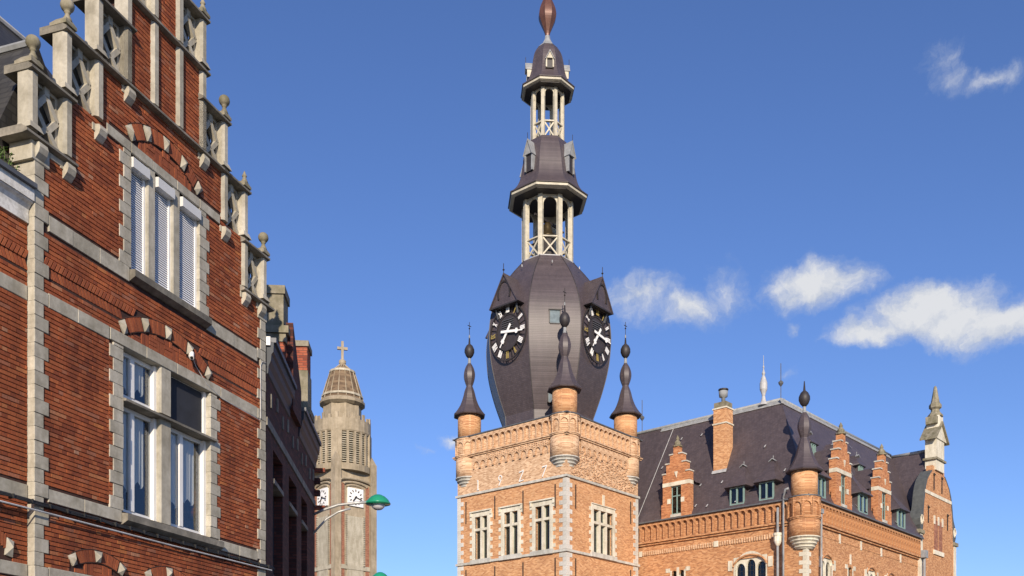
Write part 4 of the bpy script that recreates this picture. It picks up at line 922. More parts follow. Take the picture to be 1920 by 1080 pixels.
for k in (4, 6, 0, 2):
    fr = dome_frame(k); cz = 29.3; ya = -4.52; fh = fr; fr = fr @ Matrix.Diagonal((.84, 1, 1, 1))
    d = MB(fr); n = 40
    def ringm(mb, r0, r1, y0, y1):
        o = len(mb.v)
        for i in range(n):
            a = 2 * math.pi * i / n
            for rr, yy in ((r0, y0), (r1, y0), (r1, y1), (r0, y1)): mb.P((rr * math.cos(a), yy, cz + rr * math.sin(a)))
        for i in range(n):
            p, q = o + 4 * i, o + 4 * ((i + 1) % n)
            for j in range(4): mb.f.append([p + j, p + (j + 1) % 4, q + (j + 1) % 4, q + j])
    ringm(d, 1.93, 2.02, ya, ya + .08); ringm(d, 1.22, 1.30, ya, ya + .08)
    for i in range(12):
        a = math.pi / 6 * i + math.pi / 12; d.bar((1.28 * math.cos(a), ya + .04, cz + 1.28 * math.sin(a)), (1.95 * math.cos(a), ya + .04, cz + 1.95 * math.sin(a)), .04, .04)
    dial = d.build('clock_dial', 'iron', BT)
    b = MB(fr); pts = [(1.22 * math.cos(2 * math.pi * i / 32), cz + 1.22 * math.sin(2 * math.pi * i / 32)) for i in range(32)]; b.prism(pts, ya + .04, ya + .12); b.build('dial_board', 'dial', dial)
    for i in range(5): MB(fr).bar((-.62 + .0 * i, ya - .0, cz + .28 + i * .15), (.62, ya - .0, cz + .28 + i * .15), .035, .05).build('louvre', 'zinc_dark', dial)
    gold = {(4, 6), (4, 5), (4, 9), (4, 1), (6, 12), (6, 9), (6, 1), (6, 6)}
    for h in range(1, 13):
        th = h * math.pi / 6; numeral(MB(fr), ROM[h], 1.62 * math.sin(th), cz + 1.62 * math.cos(th), ya - .03, th, .48).build('numeral', 'gold' if (k, h) in gold else 'white', dial)
    for ang, ln, wd_, nm in ((16.3 * 6, 1.75, .17, 'minute_hand'), ((7 + 16.3 / 60) * 30, 1.25, .19, 'hour_hand')):
        a = R(ang); u = Vector((math.sin(a), 0, math.cos(a))); o0 = Vector((0, ya - .10 - (.05 if nm[0] == 'm' else 0), cz))
        h = MB(fr); h.bar(o0 - u * .62, o0 + u * ln * .72, wd_, .03); h.bar(o0 + u * ln * .72, o0 + u * ln, wd_ * .45, .028); sd = Vector((u.z, 0, -u.x)); h.bar(o0 + u * ln * .62 - sd * .17, o0 + u * ln * .62 + sd * .17, .2, .032); h.build(nm, 'white', dial)
    # hood
    fr = fh
    zb, zp = 31.18, 33.35; hw = 1.28; y0, y1 = -4.95, -3.2
    h = MB(fr)
    for sx in (-1, 1):
        h.add([(sx * hw * 1.06, y0 - .06, zb - .12), (0, y0 - .06, zp), (0, -2.6, zp), (sx * hw * 1.06, -3.6, zb - .12), (sx * hw * .98, y0 - .06, zb - .12), (0, y0 - .06, zp - .12), (0, -2.6, zp - .12), (sx * hw * .98, -3.6, zb - .12)],
              [(0, 1, 2, 3), (4, 7, 6, 5), (0, 4, 5, 1), (3, 2, 6, 7), (0, 3, 7, 4)])
    hood = h.build('clock_hood', 'slate', BT)
    gb = MB(fr); gb.prism([(-hw * .95, zb - .02), (hw * .95, zb - .02), (0, zp - .15)], y0 + .05, y0 + .12); gb.build('hood_gable', 'slate', hood)
    gb = MB(fr); arc = [(.55 * math.sin(t), zb + .75 + .85 * math.cos(t)) for t in [R(-115 + 23 * i) for i in range(11)]]
    for p, q in zip(arc, arc[1:]): gb.bar((p[0], y0 + .02, p[1]), (q[0], y0 + .02, q[1]), .11, .08)
    gb.build('hood_arch', 'iron', hood); MB(fr).box(-hw, hw, y0 - .02, -3.9, zb - .14, zb - .04).build('hood_soffit', 'slate_mould', hood)
    MB(fr).tube([(0, y0 - .02, zp - .05), (0, y0 - .02, zp + .65)], .025, 5).build('hood_spike', 'iron', hood); MB(fr).lathe([(.02, zp + .12), (.09, zp + .2), (.02, zp + .28)], 8, (0, y0 - .02)).build('hood_ball', 'iron', hood)
    for sx in (-1, 1): MB(fr).bar((sx * .95, y0 + .25, zb - .1), (sx * .9, y0 + .45, zb - .75), .1, .1).build('hood_bracket', 'zinc_dark', hood)
# lanterns
def lantern(ap, z0, zr, zt, pw):
    kk = 1 / math.cos(math.pi / 8)
    vv = [(AX[0] + ap * kk * math.cos(PH8 + i * math.pi / 4), AX[1] + ap * kk * math.sin(PH8 + i * math.pi / 4)) for i in range(8)]
    side = 2 * ap * math.tan(math.pi / 8)
    for i, (x, y) in enumerate(vv):
        a = PH8 + i * math.pi / 4; d = Vector((math.cos(a), math.sin(a), 0)); e = Vector((-d.y, d.x, 0))
        MB().obox((x, y, (z0 + zt) / 2), d * pw / 2, e * pw / 2, (0, 0, (zt - z0) / 2)).build('lantern_post', 'cream_paint', BT)
    for k in range(8):
        fr = dome_frame(k); b = side / 2 - pw * .38
        r_ = MB(fr); r_.box(-side / 2, side / 2, -ap - .10, -ap + .10, zr - .09, zr); r_.box(-b, b, -ap - .05, -ap + .05, z0 + .02, z0 + .12)
        rl = r_.build('balustrade', 'cream_paint', BT)
        for p, q in (((-b, z0 + .12), (b, zr - .09)), ((-b, zr - .09), (b, z0 + .12))): MB(fr).bar((p[0], -ap, p[1]), (q[0], -ap, q[1]), .10, .07 if p[1] < zr - .2 else .064).build('cross_brace', 'cream_paint', rl)
        ar = MB(fr); arch_frame(ar, -side / 2, side / 2, zt - side * .85, zt, zt - side * .62, -ap - .06, -ap + .06, pw * .55, 10, True); arch_frame(ar, -side / 2, side / 2, zt - side * .85, zt, zt - side * .62, -ap + .06, -ap + .05, pw * .55, 10, True); ar.build('lantern_arch', 'cream_paint', BT)
lantern(1.64, 35.5, 37.02, 40.05, .33)
lantern(1.07, 44.45, 45.72, 48.2, .24)
MB().lathe([(2.55, 40.04), (2.76, 40.12), (2.76, 40.30)], 8, AX, PH8, apothem=True).build('eave_plate', 'cream_paint', BT)
MB().lathe([(2.84, 40.302)] + smooth_prof([(2.86, 40.36), (2.5, 40.66), (2.2, 41.15), (2.02, 41.8), (1.9, 42.6), (1.76, 43.3), (1.58, 43.95), (1.32, 44.5)], 3), 8, AX, PH8, apothem=True).build('skirt_roof', 'slate', BT)
MB().lathe([(1.70, 48.19), (1.86, 48.26), (1.86, 48.42)], 8, AX, PH8, apothem=True).build('eave_plate', 'cream_paint', BT)
MB().lathe([(1.92, 48.422)] + smooth_prof([(1.94, 48.48), (1.6, 48.8), (1.38, 49.2), (1.22, 49.8), (1.12, 50.5), (.98, 51.1), (.7, 51.6), (.34, 52.0), (.2, 52.3)], 3), 8, AX, PH8, apothem=True).build('cap_roof', 'slate', BT)
MB().lathe([(.72, 51.602), (.36, 52.01), (.2, 52.35), (.17, 52.6)], 8, AX, PH8, apothem=True).build('cap_flashing', 'zinc', BT)
MB().lathe(smooth_prof([(.15, 52.4), (.17, 52.75), (.36, 53.25), (.58, 53.8), (.63, 54.15), (.56, 54.6), (.38, 55.1), (.2, 55.55), (.09, 56.0)], 3) + [(.05, 57.5), (.01, 59)], 8, AX, PH8, apothem=True).build('copper_finial', 'copper', BT)
MB().lathe([(2.5, 40.0), (2.5, 40.03)], 8, AX, PH8, apothem=True).build('soffit', 'slate_mould', BT); MB().lathe([(1.66, 48.14), (1.66, 48.18)], 8, AX, PH8, apothem=True).build('soffit', 'slate_mould', BT)
MB().lathe([(1.85, 35.45), (1.85, 35.56), (1.8, 35.6)], 8, AX, PH8, apothem=True).build('dome_flashing', 'lead', BT)
# small lucarnes on the two spire roofs
for zb, zt, ap, w_, m, dp in ((41.7, 44.0, 2.12, .62, 'zinc', .5), (49.35, 50.55, 1.42, .5, 'cream_paint', .45)):
    for k in ((4, 6, 0, 2) if zb < 45 else (5, 7, 1, 3)):
        fr = dome_frame(k); zm = zb + (zt - zb) * .52
        f = MB(fr)
        for sx in (-1, 1): f.box(sx * w_ * .5 - .05, sx * w_ * .5 + .05, -ap - .12, -ap + dp, zb, zm)
        f.box(-w_ * .5 - .05, w_ * .5 + .05, -ap - .12, -ap + dp, zm - .001, zm + .03); lc = f.build('lucarne', m, BT); MB(fr).box(-w_ * .45, w_ * .45, -ap - .02, -ap + .0, zb, zm).build('lucarne_shutter', 'slate_mould', lc)
        g_ = MB(fr); g_.prism([(-w_ * .5, zm), (w_ * .5, zm), (0, zt - .08)], -ap - .16, -ap - .1); g_.build('lucarne_gable', m, lc)
        for sx in (-1, 1): MB(fr).add([(sx * w_ * .68, -ap - .24, zm - .08), (0, -ap - .24, zt), (0, -ap + dp + .5, zt), (sx * w_ * .68, -ap + dp + .1, zm - .08), (sx * w_ * .6, -ap - .24, zm - .1), (0, -ap - .24, zt - .1), (0, -ap + dp + .5, zt - .1), (sx * w_ * .6, -ap + dp + .1, zm - .1)], [(0, 1, 2, 3), (4, 7, 6, 5), (0, 4, 5, 1), (0, 3, 7, 4)]).build('lucarne_roof', 'zinc', lc)
        MB(fr).tube([(0, -ap - .2, zt - .03), (0, -ap - .2, zt + .42)], .02, 5).build('lucarne_spike', 'iron', lc)
bell = MB().lathe([(.02, 38.75), (.2, 38.74), (.3, 38.6), (.33, 38.3), (.42, 38.0), (.58, 37.72), (.6, 37.66)], 20, AX).build('bell', 'bronze', None, smooth=True)
bell.location = (KX[0], KX[1], 0); bell.rotation_euler = (0, 0, BA); bell['label'] = 'dark bronze bell hanging inside the lower lantern of the belfry'; bell['category'] = 'bell'
MB().box(AX[0] - 1.5, AX[0] + 1.5, AX[1] - .07, AX[1] + .07, 38.76, 38.92).build('bell_beam', 'iron', BT); MB().box(AX[0] - .07, AX[0] + .07, AX[1] - 1.5, AX[1] + 1.5, 37.55, 37.64).build('bell_beam', 'iron', BT)
MB().lathe([(.5, 35.5), (.5, 37.4)], 10, AX).build('bell_frame', 'iron', BT)
# ------------------------------------------------------------------ town hall
HANG = R(47.74); HYD = 65.1
TO = ((1513 - 960) / FPX * HYD, HYD)
TH_ = thing('town_hall', 'orange brick town hall with steep slate roof, stepped dormers and corner turret', 'town hall', (TO[0], TO[1], 0), HANG)
HL = frame(0, 14.0, -90)                    # left face, s = 14 - y
HR = frame(0, 0, 0)                         # right face, s = x
def hs(y): return 14.0 - y
EV, RZ, DP = 16.5, 24.6, 3.8
XE = 19.9
# arched and small windows are real holes
hl = [(hs(5.3), hs(2.95), 9.5, 12.95), (hs(10.45), hs(9.4), 10.5, 12.72)]
hr = [(2.25, 3.75, 9.5, 12.85), (6.4, 7.1, 11.2, 12.6), (9.7, 11.1, 9.5, 12.85), (13.4, 14.8, 9.5, 12.85)]
for fr, wdt, hh in ((HL, 14.0, hl), (HR, XE, hr)):
    mb = MB(fr); wall_panel(mb, 0, wdt, 0, EV - .1, hh, 0)
    for a, b, c, d in hh:
        for q in ([(a, 0, c), (a, .4, c), (a, .4, d), (a, 0, d)], [(b, 0, c), (b, .4, c), (b, .4, d), (b, 0, d)], [(a, 0, d), (b, 0, d), (b, .4, d), (a, .4, d)], [(a, 0, c), (b, 0, c), (b, .4, c), (a, .4, c)]): mb.poly(q)
    mb.build('wall', 'hall_brick', TH_)
    left = fr is HL
    for z0, z1, pr, m, nm in ((14.78, 14.9, .14, 'hall_brick', 'cornice_moulding'), (14.92, 15.06, .26, 'hall_brick', 'cornice_moulding'), (EV - .1, EV - .0, .42, 'zinc_dark', 'gutter')):
        a, b = (0, 14.0 + pr - .002) if left else (-pr, XE)
        MB(fr).box(a, b, -pr, .03, z0, z1).build(nm, m, TH_)
    s0, s1 = (.4, 14 - 1.25) if left else (1.25, XE - .25); n = 24 if left else 35; stp = (s1 - s0) / n
    am = arch_frame(MB(), 0, stp - .002, 0, 1.3, .92, 0, .2, .05, n=8).mesh('cornice_arch', 'hall_brick')
    for k in range(n):
        p = fr @ Vector((s0 + k * stp, -.24, 15.08)); link('cornice_arch', am, TH_, loc=p, rot=(0, 0, R(-90) if left else 0))
MB().box(.45, 7.5, .45, 25, 8, 16.2).build('inner_core', 'room', TH_); MB().box(7.55, 27, .45, 7.5, 8, 16.2).build('inner_core', 'room', TH_)
mb = MB(); mb.add([(0, 14, 0), (0, 26, 0), (0, 26, EV), (0, 14, EV), (7.6, 26, 0), (7.6, 26, EV), (7.6, 7.6, 0), (7.6, 7.6, EV), (27.6, 7.6, 0), (27.6, 7.6, EV), (27.6, 0, 0), (27.6, 0, EV)], [(0, 1, 2, 3), (1, 4, 5, 2), (4, 6, 7, 5), (6, 8, 9, 7), (8, 10, 11, 9)]); mb.build('rear_wall', 'hall_brick', TH_)
# dentil friezes
mb = MB(HL)
for a, b in ((2.4, 6.5), (7.0, 12.9)):
    y = a
    while y < b: mb.box(hs(y) - .08, hs(y), -.1, 0, 14.06, 14.38); y += .19
mb.build('dentil_frieze', 'tower_pale', TH_, kind='stuff')
MB(HL).box(hs(6.95), hs(6.6), -.07, .05, 14.02, 14.42).build('carved_block', 'cream', TH_); MB(HL).box(hs(13.3), hs(13.05), -.07, .05, 14.02, 14.42).build('carved_block', 'cream', TH_)
MB(HR).box(1.9, XE, -.03, 0, 14.2, 14.28).build('string_course', 'hall_brick', TH_)
for x in (4.99, 8.57, 12.25, 16.0): MB(HR).box(x - .13, x + .13, -.04, .05, 14.1, 14.75).build('white_block', 'cream', TH_)
# steep roof: left wing, right wing, cross wing
OV = .36
mb = MB()
e = -OV; zt = EV - .02
mb.add([(e, e, zt), (e, 26, zt), (DP, 26, RZ), (DP, DP, RZ)], [(0, 1, 2, 3)])
mb.add([(e, e, zt), (DP, DP, RZ), (23.8, DP, RZ), (XE + .1, e, zt)], [(0, 1, 2, 3)])
mb.add([(7.6, 26, zt), (7.6, 7.6, zt), (DP, DP, RZ), (DP, 26, RZ)], [(0, 1, 2, 3)]); mb.add([(7.6, 7.6, zt), (27.6, 7.6, zt), (23.8, DP, RZ), (DP, DP, RZ)], [(0, 1, 2, 3)])
mb.add([(e, 26, zt), (7.6, 26, zt), (DP, 26, RZ)], [(0, 1, 2)])
mb.build('main_roof', 'slate', TH_)
mb = MB(); mb.add([(23.8, .25, RZ - .15), (23.8, DP, RZ - .15), (19.9, .25, EV), (19.9, DP, EV), (27.7, .25, EV), (27.7, 7.6, EV), (19.9, 7.6, EV)], [(0, 1, 3, 2), (0, 4, 5, 1), (0, 2, 4)]); mb.build('wing_roof', 'slate', TH_)
for p in ([(DP, 26, RZ + .03), (DP, DP, RZ + .03)], [(DP, DP, RZ + .03), (23.7, DP, RZ + .03)], [(23.8, .3, RZ - .1), (23.8, DP, RZ - .1)]):
    MB().tube(p, .13, 8).build('ridge_roll', 'zinc', TH_, smooth=True)
MB().box(DP - .45, DP - .16, DP - .3, 26, RZ - .95, RZ - .35).v
sl = (RZ - EV) / DP
def roofx(z): return (z - EV) / ((RZ - zt) / (DP + OV)) - OV      # horizontal depth of the roof face at height z
for fr, a, b in ((HL, 0.2, 14 - DP + .35), (HR, DP - .35, 23.3)):   # ridge flashing lip
    y = roofx(RZ - .3); MB(fr).add([(a, y - .05, RZ - .30), (b, y - .05, RZ - .30), (b, y + .12, RZ + .02), (a, y + .12, RZ + .02)], [(0, 1, 2, 3)]).build('ridge_flashing', 'zinc', TH_); MB(fr).tube([(a, y - .06, RZ - .32), (b, y - .06, RZ - .32)], .035, 5).build('flashing_lip', 'lead', TH_)
# lead hooks and streak ladders on the slopes
for k in range(26):
    fr = HL if k % 2 else HR; s_ = rnd.uniform(1, 12.4) if k % 2 else rnd.uniform(4, 19); z = rnd.choice((16.95, 18.6, 20.8, 23.0)) + rnd.uniform(-.1, .1)
    y = roofx(z); MB(fr).add([(s_ - .05, y - .12, z), (s_ + .05, y - .12, z), (s_ + .05, y + .1, z + .22), (s_ - .05, y + .1, z + .22), (s_ - .03, y, z + .05), (s_ + .03, y, z + .05)], [(0, 1, 2, 3), (0, 4, 5, 1)]).build('roof_hook', 'lead', TH_)
cab = MB(HL); cab.tube([(hs(13.3), roofx(16.7) - .1, 16.7), (hs(12.6), roofx(24.2) - .1, 24.2)], .025, 5); cab.build('lightning_cable', 'lead', TH_)
# stepped brick dormers
def step_dormer(fr, s0, s1, w0, w1):
    fr = fr @ Matrix.Translation((0, -.40, 0))
    d = MB(fr); c = (s0 + s1) / 2; hw = (s1 - s0) / 2; wt = 18.75
    d.box(s0, w0, -.02, .5, EV + .0, wt); d.box(w1, s1, -.02, .5, EV + .0, wt); d.box(s0, s1, -.02, .5, wt + .28, 19.65); d.box(c - hw * .74, c + hw * .74, -.02, .5, 19.65, 20.35); d.box(c - hw * .46, c + hw * .46, -.02, .5, 20.35, 20.98); d.box(c - hw * .2, c + hw * .2, -.02, .45, 20.98, 21.55)
    dm = d.build('stepped_dormer', 'dormer_brick', TH_)
    MB(fr).box(s0 - .01, s1 + .01, -.05, .5, wt + .001, wt + .279).build('lintel', 'cream', dm)
    for z, k in ((19.65, 1.04), (20.35, .80), (20.98, .50)):
        k2 = {19.65: .74, 20.35: .46, 20.98: .2}[z]
        for sx in (-1, 1): a, b = sorted((c + sx * hw * k2, c + sx * hw * k)); MB(fr).box(a, b, -.09, .55, z + .001, z + .09).build('step_coping', 'bluestone', dm)
    MB(fr).lathe([(hw * .3, 21.55), (hw * .32, 21.64), (hw * .18, 21.7), (hw * .22, 21.85), (hw * .09, 22.05), (hw * .12, 22.15), (.02, 22.4)], 10, (c, .2)).build('dormer_pinnacle', 'stone_moss', dm)
    MB(fr).prism([(c - .11, 19.75), (c + .06, 19.3), (c + .16, 19.75)], -.08, 0).build('keystone', 'cream', dm)
    for sx, q in ((-1, w0), (1, w1)):
        a, b = sorted((q, q + sx * .28)); MB(fr).box(a, b, -.05, .1, 17.5, 17.85).build('white_block', 'cream', dm)
        a, b = (s0 - .12, s0) if sx < 0 else (s1, s1 + .12); MB(fr).box(a, b, -.03, .3, EV, 17.5).build('dormer_foot', 'dormer_brick', dm)
    f = MB(fr); f.box(w0, w0 + .07, .12, .2, EV + .2, wt); f.box(w1 - .07, w1, .12, .2, EV + .2, wt); f.box(w0 + .07, w1 - .07, .12, .2, wt - .08, wt); f.box(w0 + .07, w1 - .07, .12, .2, EV + .2, EV + .28); f.box(c - .04, c + .04, .11, .19, EV + .28, wt - .08); f.box(w0 + .07, w1 - .07, .125, .185, 18.0, 18.07)
    f.build('window_frame', 'green_paint', dm); MB(fr).box(w0 + .07, w1 - .07, .15, .156, EV + .28, wt - .08).build('pane', 'glass_dark', dm); MB(fr).box(w0, w1, -.06, .4, EV + .0, EV + .2).build('sill', 'bluestone', dm)
    MB(fr).box(w0 + .08, w0 + .3, .45, .46, EV + .3, 18.2).build('curtain', 'curtain', dm); MB(fr).box(s0 + .1, s1 - .1, .52, .55, EV + .1, wt).build('dormer_back', 'room', dm)
    # cheeks and slate roof running back into the slope
    zr = 20.3
    MB(fr).add([(s0 + .05, .5, EV), (s0 + .05, .5, 19.0), (s0 + .05, .40 + roofx(19.0) + .1, 19.0), (s1 - .05, .5, EV), (s1 - .05, .5, 19.0), (s1 - .05, .40 + roofx(19.0) + .1, 19.0)], [(0, 1, 2), (3, 5, 4)]).build('dormer_cheek', 'slate', dm)
    MB(fr).add([(s0 - .15, .5, 18.9), (c, .5, 20.7), (c, .40 + roofx(20.7) + .2, 20.7), (s0 - .15, .40 + roofx(18.9) + .2, 18.9), (s1 + .15, .5, 18.9), (s1 + .15, .40 + roofx(18.9) + .2, 18.9)], [(0, 1, 2, 3), (4, 5, 2, 1)]).build('dormer_roof', 'slate', dm)
step_dormer(HL, hs(10.95), hs(8.7), hs(10.28), hs(9.4))
step_dormer(HR, 3.55, 5.95, 4.3, 5.2); step_dormer(HR, 10.65, 13.05, 11.4, 12.3)
# slate-hooded timber dormers
def hood_dormer(fr, s0, s1, z0, z1, zp, fl=.28, roofm='slate'):
    c = (s0 + s1) / 2; yf = roofx(z0) + .02; w_ = .09
    f = MB(fr); f.box(s0, s0 + w_, yf, yf + .12, z0, z1); f.box(s1 - w_, s1, yf, yf + .12, z0, z1); f.box(s0 + w_, s1 - w_, yf, yf + .3, z1 - .1, z1); f.box(s0 + w_, s1 - w_, yf, yf + .3, z0, z0 + .1); f.box(c - .05, c + .05, yf - .01, yf + .2, z0 + .1, z1 - .1)
    hd = f.build('hooded_dormer', 'green_paint', TH_)
    for a, b in ((s0 + w_, c - .05), (c + .05, s1 - w_)): MB(fr).box(a, b, yf + .08, yf + .086, z0 + .1, z1 - .1).build('pane', 'glass_dark', hd)
    MB(fr).box(s0 + w_, s1 - w_, yf + .35, yf + .4, z0, z1).build('dormer_back', 'room', hd)
    if z1 - z0 > .9: MB(fr).box(s0 + w_ + .02, s0 + w_ + (s1 - s0) * .2, yf + .2, yf + .21, z0 + .12, z1 - .2).build('curtain', 'curtain', hd)
    # hipped flared hood: eave rim, front slope, sides sweeping into the roof
    yo = yf - fl; ze = z1 + .04; yt = roofx(zp)
    pts = [(s0 - .3, yo, ze), (s1 + .3, yo, ze), (s1 + .12, yo + .25, ze + .3), (s0 - .12, yo + .25, ze + .3), (c + .06, yt - .5, zp), (c - .06, yt - .5, zp), (s0 - .55, roofx(ze - .1) + .1, ze - .1), (s1 + .55, roofx(ze - .1) + .1, ze - .1), (c, yt + .3, zp), (s0 - .3, yo, ze - .06), (s1 + .3, yo, ze - .06), (s1 + .55, roofx(ze - .1) + .1, ze - .18), (s0 - .55, roofx(ze - .1) + .1, ze - .18)]
    MB(fr).add(pts, [(0, 1, 2, 3), (3, 2, 4, 5), (0, 3, 6), (3, 5, 8, 6), (1, 7, 2), (2, 7, 8, 4), (5, 4, 8), (0, 9, 10, 1), (9, 12, 11, 10), (0, 6, 12, 9), (1, 10, 11, 7)]).build('dormer_hood', roofm, hd)
    MB(fr).add([(s0 + .02, yf, z0), (s0 + .02, yf, z1), (s0 + .02, roofx(z1) + .1, z1), (s1 - .02, yf, z0), (s1 - .02, yf, z1), (s1 - .02, roofx(z1) + .1, z1)], [(0, 1, 2), (3, 5, 4)]).build('dormer_cheek', roofm, hd)
    cp = MB(fr); cp.bar((c - .26, yt - .58, zp - .15), (c, yt - .58, zp + .03), .05, .2); cp.bar((c, yt - .579, zp + .03), (c + .26, yt - .579, zp - .15), .05, .2); cp.build('hood_flashing', 'zinc', hd)
    MB(fr).lathe([(.03, zp + .0), (.018, zp + .12), (.035, zp + .17), (.008, zp + .28)], 6, (c, yt - .5)).build('hood_finial', 'zinc', hd)
for y1_, y0_ in ((5.56, 4.46), (3.32, 2.26)): hood_dormer(HL, hs(y1_), hs(y0_), 16.66, 17.92, 19.6)
for x0_, x1_ in ((1.05, 2.3), (7.75, 9.2), (14.95, 16.4)): hood_dormer(HR, x0_, x1_, 16.68, 18.05, 19.8)
hood_dormer(HL, hs(11.35), hs(10.75), 20.0, 20.8, 21.7, .1, 'slate')
for x in (4.1, 8.0, 12.2): hood_dormer(HR, x, x + .7, 20.35, 21.25, 22.1, .1)
# chimney on the left slope
ch = MB(HL); ch.box(hs(7.75), hs(6.72), 1.25, 2.2, 18.8, 24.1); ch.v
cho = ch.build('chimney', 'tower_brick', TH_)
MB(HL).box(hs(7.75) - .06, hs(6.72) + .06, 1.19, 2.26, 23.0, 23.1).build('chimney_band', 'cream', cho); MB(HL).box(hs(7.75) - .06, hs(6.72) + .06, 1.19, 2.26, 24.101, 24.2).build('chimney_band', 'cream', cho); MB(HL).box(hs(7.75) + .03, hs(6.72) - .03, 1.28, 2.17, 24.201, 24.6).build('chimney_top', 'stone_moss', cho)
MB(HL).lathe([(.14, 24.55), (.14, 25.0), (.3, 25.05), (.33, 25.45), (.24, 25.5)], 12, (hs(7.2), 1.7)).build('chimney_pot', 'zinc', cho, smooth=True); MB(HL).lathe([(.36, 25.52), (.36, 25.6), (.05, 25.66)], 12, (hs(7.2), 1.7)).build('chimney_cowl', 'iron', cho)
y = 1.23; MB(HL).add([(hs(7.75) - .08, y - .12, 19.5), (hs(6.72) + .08, y - .12, 19.5), (hs(6.72) + .08, y, 19.75), (hs(7.75) - .08, y, 19.75)], [(0, 1, 2, 3)]).build('chimney_flashing', 'lead', cho)
# finials on the ridge
MB().lathe([(.38, 24.5), (.18, 24.8), (.11, 25.15), (.15, 25.35), (.27, 25.65), (.27, 26.1), (.15, 26.5), (.08, 26.65), (.13, 26.8), (.07, 26.95), (.04, 27.15), (.07, 27.25), (.025, 27.4), (.015, 28.1)], 12, (DP, 5.15)).build('ridge_finial', 'lead', TH_)
for x, y in ((DP, DP), (DP, 15.7)):
    t = MB(); t.tube([(x, y, RZ), (x, y, RZ + 2.6)], .03, 5); t.lathe([(.03, RZ + .95), (.17, RZ + 1.15), (.19, RZ + 1.25), (.03, RZ + 1.4)], 8, (x, y)); t.build('lightning_rod', 'zinc_dark', TH_)
# corner turret
turret(TH_, (.35, .35), dz=-6.15, rscale=1.0, brick='hall_brick', drum='tower_brick', zdrum=(16.45, 18.25), lower=(13.9, 16.5), zarch=15.05, ring_m='cream')
tq = {}
for k in range(16):
    z = 9.0 + k * .28; wd_ = .55 if k % 2 else .28
    if wd_ not in tq: tq[wd_] = (MB().box(-wd_, .03, -.03, .05, .004, .276).mesh('quoin', 'cream'), MB().box(0, wd_, -.031, .05, .004, .276).mesh('quoin', 'cream'))
    link('quoin', tq[wd_][0], TH_, loc=HL @ Vector((14.0, 0, z)), rot=(0, 0, R(-90))); link('quoin', tq[wd_][1], TH_, loc=(0, 0, z))
# windows of the walls
def arched_window(fr, a, b, c, d, lights):
    w0 = MB(fr); cx = (a + b) / 2
    arch_frame(w0, a - .1, b + .1, c, d + .12, d - (b - a) * .3, -.02, .2, .1, 12)
    win = w0.build('arched_window', 'cream', TH_)
    lw = (b - a) / lights
    for k in range(lights):
        q = MB(fr); arch_frame(q, a + k * lw, a + (k + 1) * lw, c, d, d - lw * .66 - (abs(k - (lights - 1) / 2) * .22 if lights > 2 else .15), .10, .3, .055, 10, True); q.build('light_frame', 'cream', win)
        MB(fr).box(a + k * lw + .05, a + (k + 1) * lw - .05, .25, .256, c, d - .1).build('pane', 'glass_dark', win)
        for j in range(1, 3): MB(fr).box(a + k * lw + lw * j / 3 - .012, a + k * lw + lw * j / 3 + .012, .23, .25, c, d - .15).build('leading', 'iron', win)
        for j in range(9): MB(fr).box(a + k * lw + .08, a + (k + 1) * lw - .08, .235, .249, c + .3 + j * .33, c + .32 + j * .33).build('leading', 'iron', win)
    for sx in (-1, 1): x = cx + sx * ((b - a) / 2 + .35); MB(fr).box(x - .16, x + .16, -.06, .05, d - .75, d - .05).build('impost_block', 'cream', win)
    hm = MB(fr); r_ = (b - a) / 2 + .12
    pts = [(cx + r_ * math.sin(t), -.06, d - (b - a) * .28 + ((b - a) * .28 + .22) * math.cos(t)) for t in [R(-80 + 16 * i) for i in range(11)]]
    hm.tube(pts, .07, 6); hm.build('hood_mould', 'hall_brick', win)
arched_window(HL, *hl[0], 3); arched_window(HR, *hr[0], 2); arched_window(HR, *hr[2], 2); arched_window(HR, *hr[3], 2)
def small_window(fr, a, b, c, d, lights):
    f = MB(fr); f.box(a - .12, a, -.03, .2, c, d); f.box(b, b + .12, -.03, .2, c, d); lw = (b - a) / lights
    for k in range(1, lights): f.box(a + k * lw - .1, a + k * lw + .1, -.03, .2, c, d + .2)
    f.box(a - .5, a - .14, -.04, .05, d - .12, d + .18); f.box(b + .14, b + .5, -.04, .05, d - .12, d + .18)
    win = f.build('small_window', 'cream', TH_); MB(fr).box(a, b, .2, .206, c, d).build('pane', 'glass_dark', win)
    for k in range(lights):
        q = MB(fr); arch_frame(q, a + k * lw + (.1 if k else 0), a + (k + 1) * lw - (.1 if k < lights - 1 else 0), d - .35, d, d - .22, .0, .19, .0, 8); q.build('light_head', 'hall_brick', win)
small_window(HL, *hl[1], 2); small_window(HR, *hr[1], 1)
MB(HR).box(6.65, 6.85, -.05, .05, 12.85, 13.55).build('white_block', 'cream', TH_)
